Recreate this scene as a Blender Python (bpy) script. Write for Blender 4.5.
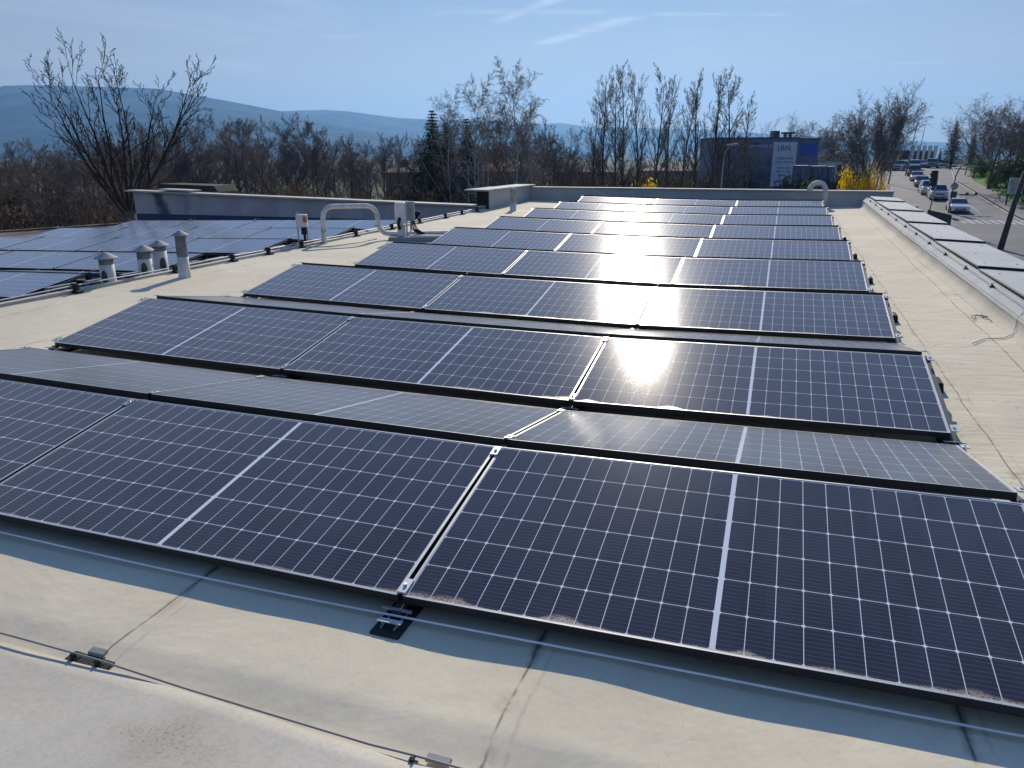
import bpy, bmesh, math, random
from mathutils import Vector, Matrix, Quaternion
import numpy as np
R = math.radians
for o in list(bpy.data.objects): bpy.data.objects.remove(o)
sc = bpy.context.scene
COL = sc.collection

# ------------------------------------------------------------------ camera
YAW, PIT, ROLL, FPX = -.3304, -.2897, -.0014, 769.8
CAM = Vector((1.1358, -2.1045, 1.5713))
fwd = Vector((math.sin(YAW)*math.cos(PIT), math.cos(YAW)*math.cos(PIT), math.sin(PIT)))
rt = fwd.cross(Vector((0, 0, 1))).normalized(); up = rt.cross(fwd)
rt, up = rt*math.cos(ROLL)+up*math.sin(ROLL), -rt*math.sin(ROLL)+up*math.cos(ROLL)
cd = bpy.data.cameras.new('camera'); cam = bpy.data.objects.new('camera', cd); COL.objects.link(cam)
cd.sensor_width = 36; cd.lens = 36*FPX/1024; cd.clip_start = .05; cd.clip_end = 40000
m = Matrix((rt, up, -fwd)).transposed().to_4x4(); m.translation = CAM; cam.matrix_world = m
sc.camera = cam

# ------------------------------------------------------------------ sun, sky, exposure
EL, AZ = R(29.3), R(-11.0)
SUN = Vector((math.sin(AZ)*math.cos(EL), math.cos(AZ)*math.cos(EL), math.sin(EL)))
ld = bpy.data.lights.new('sun', 'SUN'); ld.energy = 4.6; ld.angle = R(.53); ld.color = (1, .90, .76)
lo = bpy.data.objects.new('sun', ld); COL.objects.link(lo)
lo.rotation_euler = SUN.to_track_quat('Z', 'Y').to_euler(); lo.location = (0, 0, 30)
w = bpy.data.worlds.new('World'); sc.world = w; w.use_nodes = True
wt = w.node_tree; bg = wt.nodes['Background']; bg.inputs[1].default_value = .085
sky = wt.nodes.new('ShaderNodeTexSky'); sky.sky_type = 'NISHITA'; sky.sun_disc = False
sky.sun_elevation = EL; sky.sun_rotation = AZ; sky.altitude = 300; sky.air_density = 1.0; sky.dust_density = .1; sky.ozone_density = 2.2
sc.view_settings.view_transform = 'Standard'; sc.view_settings.look = 'None'
sc.view_settings.exposure = 0; sc.view_settings.gamma = 1


class NT:
    """small helper for node graphs"""
    def __init__(s, t): s.t = t
    def n(s, ty, **k):
        a = s.t.nodes.new(ty)
        for q, v in k.items(): setattr(a, q, v)
        return a
    def put(s, sock, v):
        if v is None: return
        if hasattr(v, 'is_linked') or hasattr(v, 'links'): s.t.links.new(v, sock)
        else: sock.default_value = v
    def m(s, op, a, b=None, c=None, clamp=False):
        x = s.n('ShaderNodeMath', operation=op, use_clamp=clamp)
        s.put(x.inputs[0], a); s.put(x.inputs[1], b); s.put(x.inputs[2], c)
        return x.outputs[0]
    def step(s, v, e0, e1):        # smoothstep
        x = s.n('ShaderNodeMapRange', interpolation_type='SMOOTHSTEP')
        s.put(x.inputs[0], v); s.put(x.inputs[1], e0); s.put(x.inputs[2], e1)
        return x.outputs[0]
    def mix(s, f, a, b):
        x = s.n('ShaderNodeMix', data_type='RGBA')
        s.put(x.inputs[0], f); s.put(x.inputs[6], a); s.put(x.inputs[7], b)
        return x.outputs[2]
    def noise(s, vec, scale, detail=3, rough=.55, dist=0):
        x = s.n('ShaderNodeTexNoise'); s.put(x.inputs['Vector'], vec); x.inputs['Scale'].default_value = scale
        x.inputs['Detail'].default_value = detail; x.inputs['Roughness'].default_value = rough; x.inputs['Distortion'].default_value = dist
        return x.outputs[0]
    def vmul(s, vec, k):
        x = s.n('ShaderNodeVectorMath', operation='MULTIPLY'); s.put(x.inputs[0], vec); x.inputs[1].default_value = k
        return x.outputs[0]
    def sep(s, vec):
        x = s.n('ShaderNodeSeparateXYZ'); s.put(x.inputs[0], vec); return x.outputs
    def comb(s, a, b, c=0.):
        x = s.n('ShaderNodeCombineXYZ'); s.put(x.inputs[0], a); s.put(x.inputs[1], b); s.put(x.inputs[2], c); return x.outputs[0]
    def bump(s, h, strength=.3, dist=.01):
        x = s.n('ShaderNodeBump'); s.put(x.inputs['Height'], h); x.inputs['Strength'].default_value = strength; x.inputs['Distance'].default_value = dist
        return x.outputs[0]


# thin cirrus and contrails, laid out on a high flat layer (direction divided by height)
W_ = NT(wt)
tc = W_.n('ShaderNodeTexCoord').outputs['Generated']
X, Y, Z = W_.sep(tc)
zz = W_.m('MAXIMUM', Z, .02)
cx_ = W_.m('DIVIDE', X, zz); cy_ = W_.m('DIVIDE', Y, zz)
flat = W_.comb(W_.m('MULTIPLY', cx_, .3), W_.m('MULTIPLY', cy_, .16))
n1 = W_.noise(flat, 1.3, 6, .62, .8)
cir = W_.step(n1, .50, .86)
lowc = W_.noise(W_.comb(W_.m('MULTIPLY', X, 4.), W_.m('MULTIPLY', Z, 46.)), 1.1, 5, .6, .4)
lowm = W_.m('MULTIPLY', W_.step(lowc, .55, .80), W_.m('MULTIPLY', W_.step(Z, .03, .08), W_.m('SUBTRACT', 1., W_.step(Z, .17, .3))))
def trail(a, b, wid):
    ax, ay = a; bx, by = b; dx, dy = bx-ax, by-ay; L = math.hypot(dx, dy); dx /= L; dy /= L
    px, py = W_.m('SUBTRACT', cx_, ax), W_.m('SUBTRACT', cy_, ay)
    t = W_.m('ADD', W_.m('MULTIPLY', px, dx), W_.m('MULTIPLY', py, dy))
    d = W_.m('ABSOLUTE', W_.m('SUBTRACT', W_.m('MULTIPLY', px, dy), W_.m('MULTIPLY', py, dx)))
    wob = W_.m('ADD', d, W_.m('MULTIPLY', W_.m('SUBTRACT', W_.noise(W_.comb(cx_, cy_), 3., 3), .5), wid*1.2))
    k = W_.m('POWER', W_.m('SUBTRACT', 1., W_.step(wob, 0., wid*1.5)), 1.6)
    k = W_.m('MULTIPLY', k, W_.m('MULTIPLY', W_.step(t, 0., .12*L), W_.m('SUBTRACT', 1., W_.step(t, .85*L, L))))
    return k
def skypt(px, py):
    d = fwd+rt*((px-512)/FPX)-up*((py-384)/FPX); return (d.x/d.z, d.y/d.z)
tr = W_.m('MULTIPLY', trail(skypt(535, 46), skypt(645, 14), .16), .75)
for a, b, wd, s_ in (((490, 24), (590, -14), .10, .6), ((640, 14), (800, 15), .10, .5), ((420, 12), (620, 12), .16, .35), ((884, 64), (950, 62), .16, .6), ((815, 62), (885, 55), .14, .35), ((320, 38), (400, 33), .18, .3)):
    tr = W_.m('MAXIMUM', tr, W_.m('MULTIPLY', trail(skypt(*a), skypt(*b), wd), s_))
tr = W_.m('MULTIPLY', tr, W_.step(W_.noise(W_.comb(W_.m('MULTIPLY', cx_, .8), W_.m('MULTIPLY', cy_, .8)), 2.2, 5, .65), .25, .62))
cl = W_.m('MAXIMUM', W_.m('MAXIMUM', W_.m('MULTIPLY', cir, .6), W_.m('MULTIPLY', lowm, .22)), tr, clamp=True)
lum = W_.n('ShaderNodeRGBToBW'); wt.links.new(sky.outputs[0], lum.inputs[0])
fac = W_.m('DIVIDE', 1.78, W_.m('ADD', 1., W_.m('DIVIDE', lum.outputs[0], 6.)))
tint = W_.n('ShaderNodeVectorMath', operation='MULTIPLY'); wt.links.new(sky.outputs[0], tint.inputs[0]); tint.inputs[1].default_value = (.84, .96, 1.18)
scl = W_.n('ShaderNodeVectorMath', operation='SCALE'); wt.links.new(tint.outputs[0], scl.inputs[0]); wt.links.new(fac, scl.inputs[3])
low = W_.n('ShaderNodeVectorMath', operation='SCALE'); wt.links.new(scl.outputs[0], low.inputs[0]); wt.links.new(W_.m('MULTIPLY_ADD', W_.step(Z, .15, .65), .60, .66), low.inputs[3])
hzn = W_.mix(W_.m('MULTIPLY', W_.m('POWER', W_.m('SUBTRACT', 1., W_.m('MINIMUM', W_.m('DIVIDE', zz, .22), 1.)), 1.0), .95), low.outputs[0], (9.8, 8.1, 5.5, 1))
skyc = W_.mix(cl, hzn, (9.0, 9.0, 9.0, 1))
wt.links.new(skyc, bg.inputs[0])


# ------------------------------------------------------------------ helpers
def tag(o, label=None, cat=None, group=None, kind=None):
    if label: o['label'] = label
    if cat: o['category'] = cat
    if group: o['group'] = group
    if kind: o['kind'] = kind
    return o

def empty(name, loc=(0, 0, 0), rz=0., parent=None, **k):
    o = bpy.data.objects.new(name, None); COL.objects.link(o); o.location = loc; o.rotation_euler = (0, 0, rz); o.empty_display_size = .2
    if parent: o.parent = parent
    return tag(o, **k)

def copy_tree(o, parent=None):
    c = o.copy(); COL.objects.link(c); c.parent = parent
    for ch in list(o.children): copy_tree(ch, c)
    return c

class MB:
    def __init__(s): s.v = []; s.f = []; s.mi = []; s.uv = {}
    def face(s, idx, m=0): s.f.append(tuple(idx)); s.mi.append(m)
    def box(s, x0, y0, z0, x1, y1, z1, m=0):
        b = len(s.v)
        s.v += [(x0, y0, z0), (x1, y0, z0), (x1, y1, z0), (x0, y1, z0), (x0, y0, z1), (x1, y0, z1), (x1, y1, z1), (x0, y1, z1)]
        for q in ((0, 3, 2, 1), (4, 5, 6, 7), (0, 1, 5, 4), (1, 2, 6, 5), (2, 3, 7, 6), (3, 0, 4, 7)): s.face([b+i for i in q], m)
        return s
    def obox(s, c, ax, ay, az, m=0):      # oriented box, half axes
        b = len(s.v); c, ax, ay, az = map(Vector, (c, ax, ay, az))
        for k in ((-1, -1, -1), (1, -1, -1), (1, 1, -1), (-1, 1, -1), (-1, -1, 1), (1, -1, 1), (1, 1, 1), (-1, 1, 1)):
            s.v.append(tuple(c+ax*k[0]+ay*k[1]+az*k[2]))
        for q in ((0, 3, 2, 1), (4, 5, 6, 7), (0, 1, 5, 4), (1, 2, 6, 5), (2, 3, 7, 6), (3, 0, 4, 7)): s.face([b+i for i in q], m)
        return s
    def tube(s, pts, rad, n=8, m=0, cap=True):
        pts = [Vector(p) for p in pts]; rad = rad if hasattr(rad, '__len__') else [rad]*len(pts)
        b = len(s.v); u = None
        for i, p in enumerate(pts):
            d = (pts[min(i+1, len(pts)-1)]-pts[max(i-1, 0)]).normalized()
            if u is None: u = d.orthogonal().normalized()
            u = (u-d*u.dot(d)).normalized(); v = d.cross(u)
            for k in range(n):
                a = 2*math.pi*k/n; s.v.append(tuple(p+(u*math.cos(a)+v*math.sin(a))*rad[i]))
        for i in range(len(pts)-1):
            for k in range(n):
                s.face((b+i*n+k, b+i*n+(k+1) % n, b+(i+1)*n+(k+1) % n, b+(i+1)*n+k), m)
        if cap:
            s.face([b+k for k in range(n)][::-1], m); s.face([b+(len(pts)-1)*n+k for k in range(n)], m)
        return s
    def lathe(s, prof, c=(0, 0, 0), n=20, m=0):
        b = len(s.v)
        for r_, z in prof:
            for k in range(n):
                a = 2*math.pi*k/n; s.v.append((c[0]+r_*math.cos(a), c[1]+r_*math.sin(a), c[2]+z))
        for i in range(len(prof)-1):
            for k in range(n): s.face((b+i*n+k, b+i*n+(k+1) % n, b+(i+1)*n+(k+1) % n, b+(i+1)*n+k), m)
        return s
    def prism(s, poly, y0, y1, m=0):      # poly in XZ, extruded along Y
        b = len(s.v); n = len(poly)
        s.v += [(p[0], y0, p[1]) for p in poly]+[(p[0], y1, p[1]) for p in poly]
        s.face([b+i for i in range(n)], m); s.face([b+n+i for i in range(n)][::-1], m)
        for i in range(n): s.face((b+i, b+n+i, b+n+(i+1) % n, b+(i+1) % n), m)
        return s
    def mesh(s, name, mats, smooth=False):
        me = bpy.data.meshes.new(name); me.from_pydata(s.v, [], s.f)
        for mt in (mats if isinstance(mats, (list, tuple)) else [mats]): me.materials.append(mt)
        if any(s.mi): me.polygons.foreach_set('material_index', s.mi)
        if smooth: me.polygons.foreach_set('use_smooth', [True]*len(s.f))
        me.update(); return me
    def build(s, name, mats, parent=None, smooth=False, bevel=0, fix=True, **k):
        me = s.mesh(name, mats, smooth)
        if fix:
            bm = bmesh.new(); bm.from_mesh(me); bmesh.ops.recalc_face_normals(bm, faces=bm.faces); bm.to_mesh(me); bm.free()
        o = bpy.data.objects.new(name, me); COL.objects.link(o)
        if parent: o.parent = parent
        if bevel:
            b = o.modifiers.new('bevel', 'BEVEL'); b.width = bevel; b.segments = 2; b.limit_method = 'ANGLE'
        return tag(o, **k)

def ray(px, py): return fwd+rt*((px-512)/FPX)-up*((py-384)/FPX)
def at(px, py, D): return CAM+ray(px, py)*D
def sag(x, y): return .0022*x+.0055*x*x+.0005*x**3+.0003*y*y

def gz(x, y):
    def ip(t, xs, ys): return float(np.interp(t, xs, ys))
    r = ip(y, [55, 87, 113, 152, 170, 200, 260, 400], [-5.2, -4.4, -2.95, -1.2, -.9, -2, -6, -12])
    q = min(max((x-2)/8, 0), 1); q = q*q*(3-2*q)
    z = (1-q)*ip(y, [0, 150, 400], [-5.5, -5.5, -12])+q*r
    e = x-sw_out(y)                                          # grassy bank right of the road
    if e > 0 and y < 260: z += min(e, 4)*.16+max(0, min(e-4, 26))*.14*max(0, 1-abs(y-110)/130)
    return z
def lerp_pts(y, pts): return float(np.interp(y, [p[0] for p in pts], [p[1] for p in pts]))
def road_l(y): return lerp_pts(y, [(20, 13.6), (56, 14.9), (70, 15.9), (83, 16.8), (97, 17.3), (113, 17.8), (130, 19.3), (155, 21.7), (200, 30), (300, 60)])
def road_r(y): return lerp_pts(y, [(20, 22.2), (60, 22.6), (85, 23.1), (105, 23.8), (128, 24.9), (156, 29.1), (200, 39), (300, 70)])
def sw_out(y): return lerp_pts(y, [(20, 25.2), (60, 25.4), (96, 25.8), (107, 25.95), (128, 26.9), (150, 30.6), (200, 42), (300, 74)])
def gpt(px, py):
    d = ray(px, py); t = 8.
    while t < 600:
        p = CAM+d*t
        if p.z < gz(p.x, p.y): return p
        t += .1
    return p

# ------------------------------------------------------------------ materials
def mat(name, col, rough=.7, metal=0., nz=None, spec=.5, bump=0., bscale=40., var=.12):
    m_ = bpy.data.materials.new(name); m_.use_nodes = True; t = NT(m_.node_tree); b = m_.node_tree.nodes['Principled BSDF']
    b.inputs['Roughness'].default_value = rough; b.inputs['Metallic'].default_value = metal; b.inputs['Specular IOR Level'].default_value = spec
    o = t.n('ShaderNodeTexCoord').outputs['Object']
    n = t.noise(o, nz or 3., 4, .6)
    c1 = tuple(c*(1-var) for c in col)+(1,); c2 = tuple(min(1, c*(1+var)) for c in col)+(1,)
    t.put(b.inputs['Base Color'], t.mix(t.step(n, .3, .7), c1, c2))
    if bump: t.put(b.inputs['Normal'], t.bump(t.noise(o, bscale, 3), bump, .005))
    return m_

M = {}
M['alu'] = mat('worn aluminium', (.62, .62, .6), .42, .85)
M['lip_glare'] = mat('frame lip with painted glare', (.60, .59, .56), .42, .4)  # sun and sky glare on the black frame's top, put into a pale colour
M['galv'] = mat('galvanised steel', (.45, .46, .47), .5, .7)
M['black'] = mat('black anodised frame', (.022, .021, .021), .45)
M['rubber'] = mat('black rubber', (.018, .018, .018), .85, bump=.4)
M['darkmetal'] = mat('dark painted metal', (.04, .042, .05), .5)
M['cable'] = mat('grey cable', (.25, .25, .26), .5)
M['wire'] = mat('lightning wire', (.82, .82, .8), .5, 0)
M['whitepaint'] = mat('white painted metal', (.72, .72, .69), .5, 0, 6, var=.1)
M['ventpipe'] = mat('off white plastic pipe', (.66, .64, .57), .7, 0, 7, var=.2)
M['ventcap'] = mat('grey vent cap', (.30, .30, .31), .7, 0, 8, var=.25)
M['ventcollar'] = mat('grey vent collar', (.17, .17, .18), .75, 0, 8, var=.3)
M['render'] = mat('grey render', (.52, .48, .45), .9, 0, 1.5, bump=.3, var=.12)
M['coping'] = mat('bitumen sheet coping', (.50, .48, .42), .8, 0, 2., var=.15)
M['flash'] = mat('dark blue flashing', (.045, .055, .11), .6)
M['brown'] = mat('brown sheathing', (.16, .085, .055), .85, 0, 3, var=.3)
M['wallwhite'] = mat('white building wall', (.55, .54, .5), .9)
M['concrete'] = mat('concrete weight', (.33, .32, .29), .9, bump=.4)
M['glassdark'] = mat('dark window glass', (.015, .02, .028), .08, spec=.6)
M['orange'] = mat('orange lamp', (.6, .16, .05), .5)

def membrane_mat(name, c1, c2, seams=True):
    m_ = bpy.data.materials.new(name); m_.use_nodes = True; t = NT(m_.node_tree); b = m_.node_tree.nodes['Principled BSDF']
    b.inputs['Roughness'].default_value = .82; b.inputs['Specular IOR Level'].default_value = .18
    o = t.n('ShaderNodeTexCoord').outputs['Object']; x, y, z = t.sep(o)
    big = t.noise(o, .9, 5, .6, .5); med = t.noise(o, 5., 5, .65); fine = t.noise(o, 60., 3, .6)
    c = t.mix(t.step(big, .35, .68), c1, c2)
    # pale grime blotches, brownish dirt with soft edges
    dirt = t.m('MULTIPLY', t.step(t.noise(o, 1.7, 6, .7, 1.2), .56, .78), t.step(med, .35, .75))
    c = t.mix(t.m('MULTIPLY', dirt, t.m('MULTIPLY_ADD', t.step(x, 2.1, 2.4), .3, .5)), c, (.30, .215, .14, 1))
    speck = t.step(t.noise(o, 95., 2, .5), .70, .78)
    c = t.mix(t.m('MULTIPLY', speck, t.m('MULTIPLY', t.step(t.noise(o, 1.3, 3), .52, .70), .7)), c, (.13, .10, .075, 1))
    c = t.mix(t.m('MULTIPLY', t.step(fine, .35, .8), .12 if seams else .3), c, (.32, .29, .25, 1))
    h = t.m('MULTIPLY', big, 1.2)
    if seams:
        wob = t.m('MULTIPLY', t.m('SUBTRACT', t.noise(t.comb(t.m('MULTIPLY', y, .8), x), 2.2, 4), .5), .05)
        tot = None
        for i, xi in enumerate((-5.9, -4.7, -3.4, -2.12, -.83, .51, 1.75, 2.35)):
            d = t.m('ABSOLUTE', t.m('SUBTRACT', t.m('ADD', x, wob), xi))
            ln = t.m('SUBTRACT', 1., t.step(d, .0015, .007))
            tot = ln if tot is None else t.m('MAXIMUM', tot, ln)
            st = t.m('MULTIPLY', t.m('SUBTRACT', 1., t.step(d, 0., .05)), t.step(t.noise(o, 6., 4, .7), .5, .68))
            c = t.mix(t.m('MULTIPLY', st, .35), c, (.20, .14, .09, 1))
            lap = t.m('MULTIPLY', t.m('SUBTRACT', 1., t.step(t.m('ABSOLUTE', t.m('SUBTRACT', t.m('ADD', x, t.m('MULTIPLY', wob, 2.2)), xi+.055)), .001, .010)), t.step(med, .4, .6))
            c = t.mix(t.m('MULTIPLY', lap, .22), c, (.24, .18, .12, 1))
            sp = t.m('MULTIPLY', t.m('SUBTRACT', 1., t.step(t.m('ADD', d, t.m('MULTIPLY', t.noise(o, 14., 4, .7), .05)), .015, .05)), t.m('SUBTRACT', 1., t.step(t.m('ABSOLUTE', t.m('ADD', y, .02)), .04, .16)))
            c = t.mix(t.m('MULTIPLY', sp, .85), c, (.07, .055, .05, 1))
            h = t.m('ADD', h, t.m('MULTIPLY', t.step(t.m('SUBTRACT', t.m('ADD', x, wob), xi), -.004, .004), .16))
        d3 = t.m('ABSOLUTE', t.m('SUBTRACT', t.m('ADD', x, wob), t.m('ADD', t.m('MULTIPLY', y, .0075), 2.87)))
        tot = t.m('MAXIMUM', tot, t.m('SUBTRACT', 1., t.step(d3, .0015, .008)))
        c = t.mix(t.m('MULTIPLY', tot, t.m('MULTIPLY', t.step(t.noise(o, 9., 3), .3, .55), .75)), c, (.13, .095, .07, 1))
        # cross joints and small wrinkles that trap dirt on the far walkway
        wr = t.noise(t.comb(t.m('MULTIPLY', x, 1.2), t.m('MULTIPLY', y, 5.5)), 1.6, 4, .6, .6)
        c = t.mix(t.m('MULTIPLY', t.step(t.m('ABSOLUTE', t.m('SUBTRACT', wr, .5)), .012, 0.), t.m('MULTIPLY', t.step(x, 1.9, 2.3), t.m('MULTIPLY', t.step(med, .48, .6), .6))), c, (.22, .17, .12, 1))
        wk = t.m('MULTIPLY', wr, t.step(x, 1.9, 2.3)); h = t.m('ADD', h, t.m('MULTIPLY', wk, .6)); h = t.m('ADD', h, t.m('MULTIPLY', t.noise(o, 2.2, 4, .5, .5), .7))
    h = t.m('ADD', h, t.m('MULTIPLY', fine, .03))
    if not seams:
        dd = t.m('ADD', t.m('ABSOLUTE', t.m('ADD', x, .33)), t.m('ABSOLUTE', t.m('MULTIPLY', t.m('ADD', y, .76), 1.8)))
        msk = t.m('SUBTRACT', 1., t.step(t.m('ADD', dd, t.m('MULTIPLY', t.noise(o, 9., 5, .7), .25)), .18, .46))
        pat = t.step(t.noise(t.comb(t.m('MULTIPLY', x, 1.), t.m('MULTIPLY', y, 1.3)), 75., 5, .75, .3), .5, .66)
        c = t.mix(t.m('MULTIPLY', msk, t.m('MULTIPLY_ADD', pat, .6, .14)), c, (.20, .14, .10, 1))
    t.put(b.inputs['Base Color'], c); t.put(b.inputs['Normal'], t.bump(h, .55, .03))
    return m_
M['membrane'] = membrane_mat('cream roof membrane', (.65, .57, .41, 1), (.755, .665, .48, 1))
M['membrane_grey'] = membrane_mat('grey roof membrane', (.51, .465, .37, 1), (.62, .57, .455, 1), False)
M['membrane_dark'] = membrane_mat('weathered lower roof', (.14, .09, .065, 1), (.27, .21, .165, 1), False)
M['bandgrey'] = membrane_mat('grey parapet sheet', (.42, .43, .40, 1), (.52, .53, .49, 1), False)

PL, PW = 2.094, 1.038
def cell_mat(name, busb, cell, rough, dust=(.86, .90, 1, 1), sw=.26):
    m_ = bpy.data.materials.new(name); m_.use_nodes = True; t = NT(m_.node_tree); b = m_.node_tree.nodes['Principled BSDF']
    uv = t.n('ShaderNodeUVMap'); u, v, _ = t.sep(uv.outputs[0]); info = t.n('ShaderNodeObjectInfo')
    PX, PY = .0855, .1690
    au = t.m('SUBTRACT', t.m('ABSOLUTE', t.m('SUBTRACT', u, PL/2)), .008)
    cu = t.m('DIVIDE', au, PX); cv = t.m('DIVIDE', t.m('SUBTRACT', v, (PW-6*PY)/2), PY)
    fu = t.m('FRACT', cu); fv = t.m('FRACT', cv)
    du = t.m('MULTIPLY', t.m('MINIMUM', fu, t.m('SUBTRACT', 1., fu)), PX)
    dv = t.m('MULTIPLY', t.m('MINIMUM', fv, t.m('SUBTRACT', 1., fv)), PY)
    l1 = t.m('LESS_THAN', du, .00125); l2 = t.m('LESS_THAN', dv, .0014)
    dia = t.m('LESS_THAN', t.m('ADD', du, dv), .0085)
    out = t.m('MAXIMUM', t.m('LESS_THAN', au, 0.), t.m('MAXIMUM', t.m('GREATER_THAN', cu, 12.), t.m('MAXIMUM', t.m('LESS_THAN', cv, 0.), t.m('GREATER_THAN', cv, 6.))))
    white = t.m('MAXIMUM', t.m('MAXIMUM', l1, l2), t.m('MAXIMUM', dia, out))
    fb = t.m('FRACT', t.m('MULTIPLY', fv, 9.)); db = t.m('MULTIPLY', t.m('ABSOLUTE', t.m('SUBTRACT', fb, .5)), PY/9)
    bus = t.m('MULTIPLY', t.m('LESS_THAN', db, .0006), busb)
    wn = t.n('ShaderNodeTexWhiteNoise', noise_dimensions='3D')
    t.put(wn.inputs[0], t.comb(t.m('FLOOR', t.m('DIVIDE', u, PX)), t.m('FLOOR', cv), t.m('MULTIPLY', info.outputs['Random'], 50.)))
    k = t.m('MULTIPLY_ADD', wn.outputs[0], .35, .83)
    cellc = t.n('ShaderNodeVectorMath', operation='SCALE'); cellc.inputs[0].default_value = cell; t.put(cellc.inputs[3], k)
    c = t.mix(bus, cellc.outputs[0], (.30, .31, .36, 1))
    c = t.mix(white, c, (.80, .81, .83, 1))
    seed = t.comb(u, v, t.m('MULTIPLY', info.outputs['Random'], 30.))
    # dust film and the tan silt left along the lower edge
    n = t.noise(seed, 2.6, 5, .65, .4); nf = t.noise(seed, 170., 4, .7)
    film = t.m('MULTIPLY', t.m('ADD', t.m('MULTIPLY', t.step(n, .3, .75), .035), .022), t.m('ADD', t.m('MULTIPLY', nf, .8), .5))
    hgt = t.m('MULTIPLY', t.step(t.noise(t.comb(u, 0., t.m('MULTIPLY', info.outputs['Random'], 30.)), 2.1, 3, .6), .44, .74), .07)
    silt = t.m('MULTIPLY', t.m('SUBTRACT', 1., t.step(t.m('SUBTRACT', v, .01), t.m('MULTIPLY', hgt, .3), t.m('ADD', hgt, .004))), t.step(nf, .40, .50))
    c = t.mix(film, c, (.42, .38, .33, 1)); c = t.mix(t.m('MULTIPLY', silt, .8), c, (.44, .36, .26, 1))
    t.put(b.inputs['Base Color'], c)
    b.inputs['Sheen Weight'].default_value = sw; b.inputs['Sheen Roughness'].default_value = .35; b.inputs['Sheen Tint'].default_value = dust
    t.put(b.inputs['Roughness'], t.m('ADD', t.m('MULTIPLY', nf, .04), t.m('MULTIPLY_ADD', silt, .35, rough)))
    b.inputs['IOR'].default_value = 1.42; b.inputs['Coat Weight'].default_value = .05; b.inputs['Coat Roughness'].default_value = .26; b.inputs['Coat IOR'].default_value = 1.35; b.inputs['Coat Tint'].default_value = (1, .9, .8, 1)
    t.put(b.inputs['Normal'], t.bump(t.noise(seed, 260., 2, .5), .10, .002))
    return m_
M['cells'] = cell_mat('solar cells under glass', .35, (.016, .0172, .034), .055, (1, .965, .93, 1), .30)
M['cells_old'] = cell_mat('paler solar cells under glass', .35, (.02, .042, .10), .12)
M['cells_dusty'] = cell_mat('dusty solar cells under glass', .3, (.02, .021, .035), .12, (1, .95, .86, 1), .62)
M['blackhole'] = mat('panel underside', (.35, .35, .35), .8)

# ------------------------------------------------------------------ ground, road
FX = sorted(set([-9000, -5000, -2500, -1200, -600, -350, -220, -150]+list(range(-110, 0, 10))+[x*2 for x in range(0, 40)]+[90, 110, 150, 250, 450, 900, 2000, 5000, 9000]))
FY = sorted(set([-9000, -4000, -1500, -500, -200, -80, -30, 0, 20]+list(range(30, 270, 4))+[300, 340, 400, 500, 700, 1100, 2000, 4000, 9000]))
gb = MB(); nx = len(FX)
for y in FY:
    for x in FX: gb.v.append((x, y, gz(x, y)-.02))
for j in range(len(FY)-1):
    for i in range(nx-1): gb.face((j*nx+i, j*nx+i+1, (j+1)*nx+i+1, (j+1)*nx+i))
mg = bpy.data.materials.new('grass and earth'); mg.use_nodes = True; t = NT(mg.node_tree); b = mg.node_tree.nodes['Principled BSDF']
o = t.n('ShaderNodeTexCoord').outputs['Object']
c = t.mix(t.step(t.noise(o, .09, 5, .6), .38, .6), (.085, .075, .045, 1), (.06, .085, .03, 1)); c = t.mix(t.step(t.noise(o, 1.7, 5, .7), .4, .75), c, (.10, .12, .045, 1))
t.put(b.inputs['Base Color'], c); b.inputs['Roughness'].default_value = .95; b.inputs['Specular IOR Level'].default_value = .1
gb.build('ground', mg, smooth=True, fix=False, kind='structure')

def strip(name, fl, fr, y0, y1, dz, m_, step=3, n=3, **k):
    s = MB(); ys = list(np.arange(y0, y1+.01, step))
    for y in ys:
        a, b_ = fl(y), fr(y)
        for i in range(n+1):
            x = a+(b_-a)*i/n; s.v.append((x, y, gz(min(x, sw_out(y)-.01), y)+dz))
    for j in range(len(ys)-1):
        for i in range(n): s.face((j*(n+1)+i, j*(n+1)+i+1, (j+1)*(n+1)+i+1, (j+1)*(n+1)+i))
    return s.build(name, m_, fix=False, kind='structure', **k)
def asphalt(name, c1, c2, patch=(.05, .05, .052)):
    m_ = bpy.data.materials.new(name); m_.use_nodes = True; t = NT(m_.node_tree); b = m_.node_tree.nodes['Principled BSDF']
    o = t.n('ShaderNodeTexCoord').outputs['Object']
    c = t.mix(t.step(t.noise(o, .35, 5, .6, .5), .4, .62), c1+(1,), c2+(1,))
    crack = t.m('SUBTRACT', 1., t.step(t.m('ABSOLUTE', t.m('SUBTRACT', t.noise(o, .22, 4, .6, 1.), .5)), .0, .006))
    c = t.mix(t.m('MULTIPLY', crack, .8), c, patch+(1,)); c = t.mix(t.step(t.noise(o, 30., 2), .55, .8), c, tuple(x*1.3 for x in c1)+(1,))
    t.put(b.inputs['Base Color'], c); b.inputs['Roughness'].default_value = .8
    return m_
M['road'] = asphalt('old asphalt', (.115, .113, .11), (.165, .16, .155))
M['side'] = asphalt('pavement slabs', (.15, .137, .125), (.21, .19, .172))
M['paint'] = mat('road paint', (.40, .40, .39), .7, 0, 1.2, var=.25)
strip('road', road_l, road_r, 20, 240, .02, M['road'], n=6)
strip('pavement', lambda y: road_r(y)+.02, lambda y: sw_out(y), 20, 240, .13, M['side'])
strip('left_pavement', lambda y: road_l(y)-6.5+max(0, (y-125)*.05), lambda y: road_l(y)-.3, 20, 158, .06, M['side'], n=4)
strip('kerb', lambda y: road_r(y)-.15, lambda y: road_r(y)+.02, 20, 240, .14, M['concrete'], n=1)
strip('kerb', lambda y: road_l(y)-.3, lambda y: road_l(y)-.12, 20, 158, .09, M['concrete'], n=1)
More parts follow.
